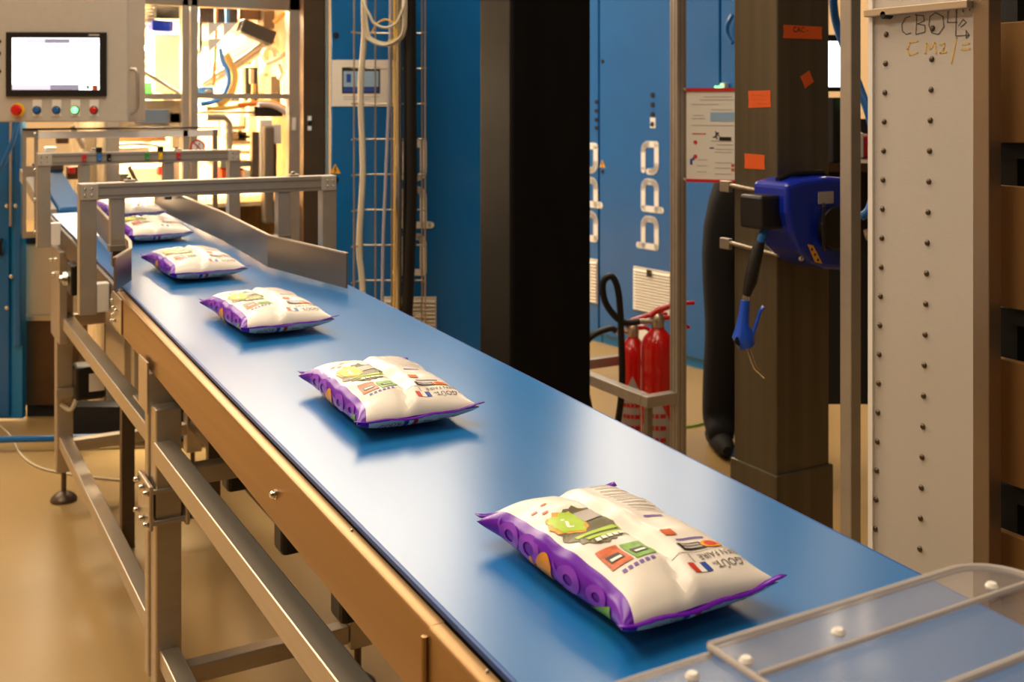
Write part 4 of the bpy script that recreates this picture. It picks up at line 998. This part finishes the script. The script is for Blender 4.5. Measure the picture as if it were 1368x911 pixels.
m = MB(); wd = .0022
def wr(pts): stroke(m, pv, [pj(*p) for p in pts], wd, .0008)
wr([(1216, 22), (1210, 24), (1205, 33), (1206, 42), (1211, 46), (1217, 44)])
wr([(1224, 45), (1225, 20)]); wr([(1223, 20), (1234, 21), (1235, 28), (1226, 32)]); wr([(1226, 32), (1236, 34), (1236, 43), (1224, 46)])
wr([(1250, 17), (1243, 22), (1241, 33), (1245, 44), (1254, 46), (1261, 36), (1260, 22), (1250, 17)])
wr([(1267, 15), (1266, 30), (1279, 30)]); wr([(1278, 14), (1277, 48)])
wr([(1272, 10), (1296, 4)]); wr([(1286, 8), (1287, 16)]); wr([(1295, 4), (1296, 14)]); wr([(1281, 34), (1287, 26), (1291, 30), (1284, 36)]); wr([(1278, 48), (1295, 47), (1291, 41), (1291, 51), (1295, 47)])
m.build('pencil_writing', 'marker', t)
m = MB(); wd = .003
wr([(1226, 55), (1216, 57), (1212, 66), (1216, 74), (1226, 70)]); wr([(1236, 72), (1238, 58), (1243, 66), (1249, 57), (1251, 72)]); wr([(1256, 60), (1262, 58), (1261, 65), (1256, 71), (1265, 69)]); wr([(1278, 50), (1271, 84)]); wr([(1286, 60), (1295, 58)]); wr([(1285, 67), (1296, 65)])
m.build('chalk_writing', 'marker_yellow', t)

XB = 1.88
t = thing('storage_rack', 'dark open storage rack holding cardboard boxes beside riveted panel', 'rack', (XB+.25, yc-.3, 0))
y1_, y0_ = yc+.07, yc-.60
zsh = [at_X(1345, y_, XB+.02).z for y_ in (191, 412, 648)]
for (xx, yy) in ((XB+.06, y1_-.02), (XB+.5, y1_-.02), (XB+.06, y0_), (XB+.5, y0_)):
    MB().box(xx-.02, xx+.02, yy-.02, yy+.02, 0, 2.2).build('upright', 'dark', t)
for z in zsh+[.12, at_X(1345, 20, XB).z+.32]:
    MB().box(XB+.02, XB+.54, y0_-.02, y1_, z-.03, z).build('shelf', 'dark', t)
LB = ['cardboard box on the top visible shelf with a grey tote beneath', 'cardboard box on the second shelf from the top', 'cardboard box on the third shelf from the top', 'cardboard box on the lowest visible shelf behind plastic hood']
rows = [(30, 190), (248, 410), (480, 645), (711, 860)]
for k, (a_, b_) in enumerate(rows):
    zb_ = at_X(1345, b_, XB+.005).z; zt_ = at_X(1345, a_, XB+.005).z
    tb = thing('cardboard_box', LB[k], 'box', (XB+.2, (y0_+y1_)/2, zb_), 'cardboard boxes in the rack')
    MB().box(XB, XB+.018, y0_, y1_-.005, zb_, zt_).build('front_flap', 'cardboard', tb, bevel=.002)
    m = MB().box(XB+.018, XB+.035, y0_+.05, y1_-.05, zb_+.002, zb_+.18 if zb_+.18 < zt_ else zt_-.01); m.build('box_body', 'cardboard', tb)
    if k < 3 or True:
        zz = zb_-.004
        if zz-.085 > 0 and k < 3:
            tt = thing('grey_tote', ['grey blue tote below the topmost cardboard box', 'grey blue tote below the second cardboard box', 'grey blue tote below the third cardboard box'][k], 'tote', (XB+.3, (y0_+y1_)/2, zz-.09), 'grey totes in the rack')
            zs = at_X(1345, rows[k+1][0], XB+.005).z
            MB().box(XB+.10, XB+.45, y0_+.05, y1_-.045, zs-.055, zs+.034).build('tote_body', 'tote', tt, bevel=.006)
            MB().box(XB+.09, XB+.46, y0_+.04, y1_-.04, zs+.034, zs+.042).build('tote_rim', 'tote', tt, bevel=.003)

# ================================================================== LEFT: BLUE CABINET, GREY ENCLOSURE, FLOOR PIPES
pb1 = Plane(at_d(10, 300, 4.93), camdir(1, 0))
t = thing('blue_door_cabinet', 'blue steel door cabinet below the control panel', 'cabinet', tuple(pb1.px(5, 140))[:2]+(0,))
MB().pbox(pb1, pb1.ab(-120, 0)[0], pb1.ab(27, 0)[0], .02, 1.55, -.06, -.02).build('body', 'blue_paint_edge', t)
MB().pbox(pb1, pb1.ab(-118, 0)[0], pb1.ab(12, 0)[0], .03, 1.5, -.02, 0).build('door', 'blue_paint', t, bevel=.006)
MB().pbox(pb1, pb1.ab(19, 0)[0], pb1.ab(27, 0)[0], .35, 1.5, -.02, 0).build('door', 'blue_paint', t, bevel=.006)
a = pb1.ab(15.5, 0)[0]; MB().cyl(pb1.pt(a, .9, .01), pb1.pt(a, 1.42, .01), .006, 10).build('locking_rod', 'steel', t, smooth=True)
for px, py in ((9, 275), (21, 275), (15, 212), (15, 369), (9, 411), (15, 195)):
    a, b = pb1.ab(px, py); bolt(pb1.pt(a, b, 0), tuple(pb1.n), .007, .008, t)
MB().tube([pb1.px(2, 320, 0), pb1.px(4, 322, .025), pb1.px(4, 338, .025), pb1.px(2, 340, 0)], .007, 8).build('pull_handle', 'black_plastic', t, smooth=True)
tag(MB().spline([at_d(24, 160, 4.8), at_d(18, 185, 4.8), at_d(10, 205, 4.8), at_d(2, 222, 4.8), at_d(-12, 240, 4.85)], .010, 8).build('air_tube', 'blue_hose', None, smooth=True), 'blue air tube curving down from the control panel', 'tube')
pgx = Plane(at_d(55, 400, 5.02), camdir(1, 0))
t = thing('filling_unit', 'pale grey machine box over a brown steel skirt beside conveyor leg', 'machine', tuple(pgx.px(55, 400))[:2]+(0,))
a0, a1 = pgx.ab(32, 0)[0], pgx.ab(104, 0)[0]
MB().pbox(pgx, a0, a1, pgx.ab(50, 422)[1], pgx.ab(50, 325)[1], -.12, 0).build('grey_box', 'beige_paint', t, bevel=.01)
MB().pbox(pgx, a0-.0, a1, pgx.ab(50, 428)[1], pgx.ab(50, 421)[1], -.12, .012).build('trim_rail', 'steel', t, bevel=.002)
MB().add([pgx.pt(a0-.02, .06, .0), pgx.pt(a1, .06, .0), pgx.pt(a1, pgx.ab(50, 428)[1], 0), pgx.pt(a0, pgx.ab(50, 428)[1], 0), pgx.pt(a0-.02, .06, -.12), pgx.pt(a1, .06, -.12), pgx.pt(a1, pgx.ab(50, 428)[1], -.12), pgx.pt(a0, pgx.ab(50, 428)[1], -.12)],
         [(3, 2, 1, 0), (4, 5, 6, 7), (0, 1, 5, 4), (1, 2, 6, 5), (2, 3, 7, 6), (3, 0, 4, 7)]).build('skirt', 'brown_steel', t, bevel=.004)
MB().pbox(pgx, a0, a0+.08, pgx.ab(50, 325)[1], pgx.ab(50, 314)[1], -.1, .01).build('hinge_block', 'black_plastic', t)
MB().pbox(pgx, a0, a1, 0, .06, -.12, -.03).build('plinth', 'dark', t)
# lower steel plates of the conveyor drive seen behind the legs
# floor services
def floor_run(nm, label, pts, r, mt, cat):
    m = MB().spline([at_z(x, y, r+.001+h) for x, y, h in pts], r, 8, 6); tag(m.build(nm, mt, None, smooth=True), label, cat)
floor_run('floor_pipe', 'blue air pipe lying along the machine foot', [(-40, 588, .03), (60, 586, .03), (160, 583, .03), (320, 580, .03)], .014, 'blue_paint', 'pipe')
floor_run('floor_cable', 'thin pale cable lying on the floor round conveyor leg', [(0, 569, 0), (14, 582, 0), (28, 607, 0), (50, 623, 0), (80, 631, 0), (130, 638, 0), (192, 643, 0), (230, 640, 0)], .004, 'ivory_cable', 'cable')
floor_run('floor_cable', 'green yellow cable lying on floor beside person', [(900, 572, 0), (930, 568, 0), (960, 560, 0), (1000, 556, 0)], .005, 'print_leaf', 'cable')
a, b = at_d(96, 140, 4.72), at_d(330, 140, 4.72); a.z = b.z = .075
t = MB().bar(a, b, .10, .15).build('cable_duct', 'dark', None); tag(t, 'dark cable duct on the floor behind conveyor legs', 'duct')

# ================================================================== CLEAR PLASTIC HOOD
zh = 1.0; yh = .700; xh0, xh1 = .452, .935
t = thing('plastic_hood', 'clear plastic hood with bolted edge strip over near end of belt', 'hood', (.7, .4, .8))
def rounded(x0, x1, y0, y1, r, n=8):
    P = [(x0, y0), (x1, y0)]
    for k in range(n+1):
        a = math.pi/2*k/n; P.append((x1-r+r*math.cos(a), y1-r+r*math.sin(a)))
    P.append((x0, y1)); return P
def sheet(x0, x1, y0, y1, z, h, r): return MB().prism([(x, y, z) for x, y in rounded(x0, x1, y0, y1, r)], (0, 0, h))
sheet(.585, xh1, -.25, yh, zh-.004, .004, .05).build('top_sheet', 'clear_sheet', t)
MB().box(xh0, .583, -.25, yh-.002, zh-.006, zh-.002).build('side_sheet', 'clear_sheet', t)
m = MB().prism([(x, y, zh) for x, y in rounded(.585, xh1, yh-.058, yh, .05)], (0, 0, .004)); m.build('edge_strip', 'clear_sheet', t)
def edge(pts, r, nm='bright_edge'): MB().tube(pts, r, 8).build(nm, 'clear_edge', t, smooth=True)
cr_ = [(xh1-.05+.05*math.sin(a*.2), yh-.05+.05*math.cos(a*.2), zh+.002) for a in range(8)]
edge([(.585, yh, zh+.002)]+cr_+[(xh1, -.25, zh+.002)], .004)
edge([(xh0, yh-.002, zh-.004), (.585, yh-.002, zh-.004)], .003)
edge([(.585, yh-.058, zh+.005), (xh1-.01, yh-.058, zh+.005)], .0025)
edge([(.66, yh-.138, zh+.002), (xh1-.01, yh-.138, zh+.002)], .0035)
edge([(.585, yh, zh+.002), (.585, -.25, zh+.002)], .003)
MB().box(xh1-.004, xh1, -.25, yh-.06, bz(.0)+.02, zh-.004).build('side_wall', 'clear_sheet', t)
MB().box(xh0, xh0+.004, -.25, yh-.01, .80, zh-.006).build('side_wall', 'clear_sheet', t)
for px, py in ((997, 884), (1120, 846), (1325, 784), (925, 905)):
    q = at_z(px, py, zh+.004); MB().lathe((q.x, q.y, zh+.003), [(0, .0055), (.002, .006), (.005, .004)], 12).build('bolt', 'white', t, smooth=True)
for yy in (.1, .5):
    MB().box(xh0+.004, .515, yy-.02, yy+.02, .80, .806).build('hood_bracket', 'steel', t)

# ================================================================== PRINTED BAGS
BL, BW = .164, .096
NS = 2.7
def bag_w(v): return BW+.012*abs(v)**5-.004*math.exp(-((abs(v)-.7)/.25)**2)
def bag_t(v): return .036*max(0., 1-abs(v)**4.0)**.6+.0012
def bag_b(v): return .0285*max(0., 1-abs(v)**5.0)**.5+.0012
ZM = .030
def wrinkle(x, y): 
    return .0014*math.sin(55*x+31*y)+.0011*math.sin(-48*x+70*y+1)+.0009*math.sin(110*y+20*x)
def seam_x(y): return .000 if y > -.09 else .000+.30*(y+.09)
def top_z(x, y):
    v = max(-1, min(1, y/BL)); w_ = bag_w(v); u = max(-1, min(1, x/w_))
    s_ = max(0., 1-abs(u)**NS)**(1/NS); h = bag_t(v)*s_
    f_ = min(1, h/.02)
    d = x-seam_x(y)
    g = -.0075*math.exp(-(d/.0075)**2)+.0035*math.exp(-((d-.017)/.011)**2)
    return ZM+h+f_*(wrinkle(x, y)+g)
def side_x(z, y):
    v = max(-1, min(1, y/BL)); w_ = bag_w(v); hh = bag_t(v) if z > ZM else bag_b(v)
    q = min(1, abs(z-ZM)/hh); return w_*max(0., 1-q**NS)**(1/NS)
NV, NP = 60, 40
m = MB(); vs = []; fs = []; mi = []
us = [-math.cos(math.pi*k/NP) for k in range(NP+1)]
for j in range(NV+1):
    v = -1+2*j/NV; v = math.copysign(abs(v)**.85, v); y = v*BL; w_ = bag_w(v)
    row = []
    for k in range(NP+1):
        x = us[k]*w_; vs.append((x, y, top_z(x, y) if 0 < k < NP else ZM))
    for k in range(NP-1, 0, -1):
        x = us[k]*w_; s_ = max(0., 1-abs(us[k])**NS)**(1/NS); vs.append((x, y, ZM-bag_b(v)*s_))
NR = 2*NP
for j in range(NV):
    vm = (-1+2*(j+.5)/NV); vm = math.copysign(abs(vm)**.85, vm)
    for k in range(NR):
        fs.append((j*NR+k, j*NR+(k+1) % NR, (j+1)*NR+(k+1) % NR, (j+1)*NR+k))
        topside = k < NP; uk = us[k] if topside else us[NR-k]
        pur = False
        if topside and uk < -.86: pur = True
        if not topside and uk < -.80: pur = True
        if abs(vm) > .995: pur = True
        mi.append(1 if pur else 0)
fs += [tuple(range(NR-1, -1, -1)), tuple(range(NV*NR, NV*NR+NR))]; mi += [1, 1]
m.v = [Vector(p) for p in vs]; m.f = fs; m.mi = mi
bag = thing('snack_bag', 'x', 'bag', (0, 0, 0), 'printed bags on the blue belt')
m.build('film_body', ['film_white', 'film_purple'], bag, smooth=True)
for sg in (-1, 1):
    m = MB(); n = 30; w_ = (bag_w(1)+.004)*(1 if sg < 0 else .94)
    A_ = []; B_ = []
    for k in range(n+1):
        u = -1+2*k/n; x = u*w_; z = ZM+.006*abs(u)**4+.0015*math.sin(u*9)
        A_.append((x, sg*(BL-.003), z)); B_.append((x*1.02, sg*(BL+.006+(.0012 if k % 2 else 0)), z+.002-.004*(1-abs(u))))
    m.add(A_+B_, [(k, k+1, n+2+k, n+1+k) for k in range(n)]); m.slot(1)
    o = m.build('end_seal', ['film_purple', 'film_purple'], bag, smooth=True); so = o.modifiers.new('s', 'SOLIDIFY'); so.thickness = .0012
OFF = .0011
def D(mb, pts, grid=False): mb.add([(x, y, top_z(x, y)+OFF+mb.lift) for x, y in pts], [tuple(range(len(pts)))]); return mb
class Pr(MB):
    def __init__(s, lift=0.): super().__init__(); s.lift = lift
    def rect(s, x0, y0, x1, y1, sk=0., n=6):
        """grid rectangle on the top of the bag; sk shears x with y"""
        vs = []; fs = []
        for j in range(n+1):
            for i in range(n+1):
                y = y0+(y1-y0)*j/n; x = x0+(x1-x0)*i/n+sk*(y-y0); vs.append((x, y, top_z(x, y)+OFF+s.lift))
        for j in range(n):
            for i in range(n): fs.append((j*(n+1)+i, j*(n+1)+i+1, (j+1)*(n+1)+i+1, (j+1)*(n+1)+i))
        return s.add(vs, fs)
    def blob(s, cx, cy, rx, ry, n=40, jag=0., rings=5, rot=0., seed=1):
        rnd = random.Random(seed); rad = [1+jag*(rnd.random()-.5)*2 for k in range(n)]
        vs = [(cx, cy, top_z(cx, cy)+OFF+s.lift)]; fs = []
        for r in range(1, rings+1):
            for k in range(n):
                a = 2*math.pi*k/n; q = r/rings*(rad[k] if r == rings else 1-(1-rad[k])*r/rings)
                x_, y_ = rx*q*math.cos(a), ry*q*math.sin(a); x = cx+x_*math.cos(rot)-y_*math.sin(rot); y = cy+x_*math.sin(rot)+y_*math.cos(rot)
                vs.append((x, y, top_z(x, y)+OFF+s.lift))
        for k in range(n): fs.append((0, 1+k, 1+(k+1) % n))
        for r in range(rings-1):
            for k in range(n): fs.append((1+r*n+k, 1+r*n+(k+1) % n, 1+(r+1)*n+(k+1) % n, 1+(r+1)*n+k))
        return s.add(vs, fs)
    def text(s, txt, size, cx, cy, sx=1., rot=math.pi):
        v, f = text2d(txt, size); c, q = math.cos(rot), math.sin(rot)
        return s.add([(cx+x*sx*c-y*q, cy+x*sx*q+y*c, top_z(cx+x*sx*c-y*q, cy+x*sx*q+y*c)+OFF+s.lift) for x, y in v], f)
    def side(s, poly, e=.0011):
        """polygon (y, z) on the left flank"""
        return s.add([(-side_x(z, y)-e-s.lift, y, z) for y, z in poly], [tuple(range(len(poly)))])
    def sgrid(s, f0, f1, y0, y1, n=10, e=.0011):
        """strip on the left flank between z=f0(t) and z=f1(t)"""
        vs = []; fs = []
        for i in range(n+1):
            t_ = i/n; y = y0+(y1-y0)*t_
            for j in range(5):
                z = f0(t_)+(f1(t_)-f0(t_))*j/4; vs.append((-side_x(z, y)-e-s.lift, y, z))
        for i in range(n):
            for j in range(4): fs.append((i*5+j, i*5+j+1, (i+1)*5+j+1, (i+1)*5+j))
        return s.add(vs, fs)
# green splash picture on the left half
p = Pr(); p.blob(-.038, .012, .037, .052, jag=.10, seed=3, rot=-.2); p.build('splash_print', 'print_olive', bag)
p = Pr(.0003); p.blob(-.054, .034, .0225, .031, n=24, jag=.16, seed=9); p.build('splash_print', 'print_orange', bag)
p = Pr(.0006); p.blob(-.053, .033, .019, .027, n=24, jag=.18, seed=5); p.build('splash_print', 'print_lime', bag)
p = Pr(.0008); p.rect(-.036, .022, -.010, .050, .05); p.build('blank_square_print', 'print_grey', bag)
p = Pr(.0006); p.rect(-.066, -.012, -.006, -.004, 0, 8); p.rect(-.060, -.026, -.010, -.018, 0, 8); p.build('splash_stripe', 'print_lime', bag)
p = Pr(.0008)
for k in range(6): p.rect(-.056+.009*k, -.037+.0018*k, -.049+.009*k, -.029+.0018*k, .2, 3)
p.text('?', .040, -.054, .034); p.build('splash_lettering', 'print_white', bag)
# two small pack pictures
p = Pr(); p.rect(-.071, -.092, -.043, -.052, .05); p.build('picture_print', 'print_rust', bag)
p = Pr(); p.rect(-.040, -.094, -.012, -.054, .05); p.build('picture_print', 'print_green', bag)
p = Pr(.0006); p.rect(-.066, -.082, -.048, -.068); p.rect(-.035, -.084, -.017, -.070); p.build('picture_badge', 'print_black', bag)
p = Pr(.0009); p.rect(-.064, -.080, -.050, -.075); p.rect(-.033, -.082, -.019, -.077); p.build('picture_badge', 'print_white', bag)
p = Pr(); [p.rect(-.064+.0075*k, -.104, -.0590+.0075*k, -.099, 0, 2) for k in range(6)]; p.build('caption_print', 'print_violet', bag)
p = Pr()
for (x, y) in ((-.070, .088), (-.062, .075), (-.050, .100)): p.rect(x, y, x+.008, y+.005, 0, 2)
p.build('small_marks', 'print_rust', bag)
# right half: text lines, badges, slogan and flag
p = Pr()
for k in range(11):
    y = .122-.0105*k; p.rect(.036+.001*(k % 3), y, .080-.006*(k % 2), y+.0026, 0, 4)
p.build('text_lines', 'print_grey', bag)
p = Pr(); p.rect(.032, -.006, .060, -.002, 0, 4); p.rect(.026, -.078, .066, -.075, 0, 4); p.build('text_lines', 'print_violet', bag)
p = Pr(); p.rect(.020, -.066, .036, -.052); p.build('badge_print', 'print_rust', bag)
p = Pr(); p.rect(.019, -.102, .052, -.086); p.build('badge_print', 'print_black', bag)
p = Pr(.0006); p.rect(.0225, -.0935, .048, -.0895, 0, 3); p.rect(.0225, -.0995, .048, -.0955, 0, 3); p.build('badge_print', 'print_grey', bag)
p = Pr(.0004); p.blob(.064, -.094, .0145, .0095, 20, rings=3); p.build('badge_print', 'print_orange', bag)
p = Pr(.0009); p.blob(.063, -.094, .0085, .006, 16, rings=3); p.build('badge_print', 'print_red', bag)
p = Pr(); p.rect(-.002, -.1075, .084, -.1065, 0, 8); p.build('rule_line', 'print_text', bag)
p = Pr(); p.text('BIEN FAIRE', .0140, .056, -.1160, .80); p.text('GOÛT', .0155, .060, -.1325, .85); p.text('Le', .0080, .080, -.130); p.text('de', .0080, .041, -.131); p.rect(.0175, -.124, .0185, -.110, 0, 3)
p.build('slogan_print', 'print_text', bag)
p = Pr(); p.rect(.006, -.141, .0145, -.125, 0, 3); p.build('flag_print', 'print_red', bag)
p = Pr(); p.rect(.0145, -.141, .0225, -.125, 0, 3); p.build('flag_print', 'print_white', bag)
p = Pr(); p.rect(.0225, -.141, .031, -.125, 0, 3); p.build('flag_print', 'print_blue', bag)
# purple flank: lilac rings, orange shape, green leaf
def ring_side(p, cy, cz, r0, r1, ky=1.6, n=24):
    vs = []
    for k in range(n):
        a = 2*math.pi*k/n
        for r in (r0, r1):
            y, z = cy+ky*r*math.cos(a), cz+r*math.sin(a); vs.append((-side_x(z, y)-.0012, y, z))
    p.add(vs, [(2*k, 2*((k+1) % n), 2*((k+1) % n)+1, 2*k+1) for k in range(n)])
for cy_, cz_, r0_, r1_ in ((.100, .032, .007, .015), (.050, .034, .008, .016), (-.040, .032, .006, .015), (-.095, .034, .005, .012)):
    p = Pr(); ring_side(p, cy_, cz_, r0_, r1_); p.build('swirl_print', 'print_lilac', bag, smooth=True)
p = Pr(); p.sgrid(lambda t_: .016+.02*t_, lambda t_: .022+.02*t_, -.03, -.005); p.sgrid(lambda t_: .02+.02*t_, lambda t_: .026+.02*t_, .115, .13); p.build('swirl_print', 'print_lilac', bag, smooth=True)
p = Pr(.0003); p.sgrid(lambda t_: .008, lambda t_: .008+.036*math.sin(math.pi*min(1, .12+t_*.8))**.4, -.004, .030); p.sgrid(lambda t_: .008, lambda t_: .008+.020*math.sin(math.pi*t_)**.6+.0005, .034, .052); p.build('fruit_print', 'print_orange', bag, smooth=True)
p = Pr(.0003); p.sgrid(lambda t_: .0075, lambda t_: .0085+.028*(1-t_), -.125, -.065); p.build('leaf_print', 'print_leaf', bag, smooth=True)
# near lower flank: slogan strip with flag
def near_pt(x, z):
    """point on the near end belly below the seal"""
    lo, hi = .0, 1.0
    for _ in range(24):
        mid = (lo+hi)/2; v = -mid; u = min(1, abs(x)/bag_w(v)); zz = ZM-bag_b(v)*max(0., 1-u**NS)**(1/NS)
        if zz < z: lo = mid
        else: hi = mid
    return (x, -lo*BL-.0012, z)
def nrect(p, x0, z0, x1, z1, n=3):
    vs = [near_pt(x0+(x1-x0)*i/n, z0+(z1-z0)*j/n) for j in range(n+1) for i in range(n+1)]
    p.add(vs, [(j*(n+1)+i, j*(n+1)+i+1, (j+1)*(n+1)+i+1, (j+1)*(n+1)+i) for j in range(n) for i in range(n)])
for x0, x1, mt in ((-.026, -.018, 'print_blue'), (-.018, -.010, 'print_white'), (-.010, -.002, 'print_red')):
    p = Pr(); nrect(p, x0, .010, x1, .024); p.build('lower_flag_print', mt, bag)
p = Pr()
for (tx, cx_, sz) in (('GOÛT', -.050, .013), ('de', -.033, .008), ('Sans', .016, .009), ('Sans', .042, .009), ('Sans', .066, .009)):
    v_, f_ = text2d(tx, sz); p.add([near_pt(cx_+x, .017+y) for x, y in v_], f_)
p.build('lower_slogan_print', 'print_text', bag)

SPOTS = [(1.066, .758, 1.5, 'printed white and purple bag lying next to the clear plastic hood'),
         (1.785, .757, -1., 'printed white and purple bag, second along the belt from the plastic hood'),
         (2.49, .752, 2.5, 'printed white and purple bag, third along the belt from the plastic hood'),
         (3.17, .745, 3.0, 'printed white and purple bag just clear of the guide rails'),
         (3.88, .758, 5.0, 'printed white and purple bag lying between the two aluminium gantries'),
         (4.44, .790, 2.0, 'printed white and purple bag at the far belt end by the guard tunnel')]
inc = math.atan(BS)
for i, (y, x, rz, lab) in enumerate(SPOTS):
    o = bag if i == 0 else copy_tree(bag)
    x += .002; y += .012; o.location = (x, y, bz(y)+.0012); o.rotation_euler = (inc, 0, math.radians(rz)); o['label'] = lab
    k_ = .94
    o.scale = (1.04, k_, k_)
# small print that nobody could pick apart letter by letter stays joined
for o in bpy.data.objects:
    if o.type == 'MESH' and o.name.split('.')[0] in ('text_line', 'text_lines', 'label_print', 'lower_slogan_print', 'slogan_print', 'caption_print', 'caption_line', 'small_marks', 'splash_lettering', 'splash_stripe', 'picture_badge', 'sticker_mark', 'pencil_writing', 'chalk_writing', 'writing', 'bezel_lettering', 'screen_bar', 'swirl_print', 'triangle_sticker', 'orange_mark', 'blue_mark', 'red_mark', 'fruit_print', 'badge_print'):
        o['kind'] = 'stuff'
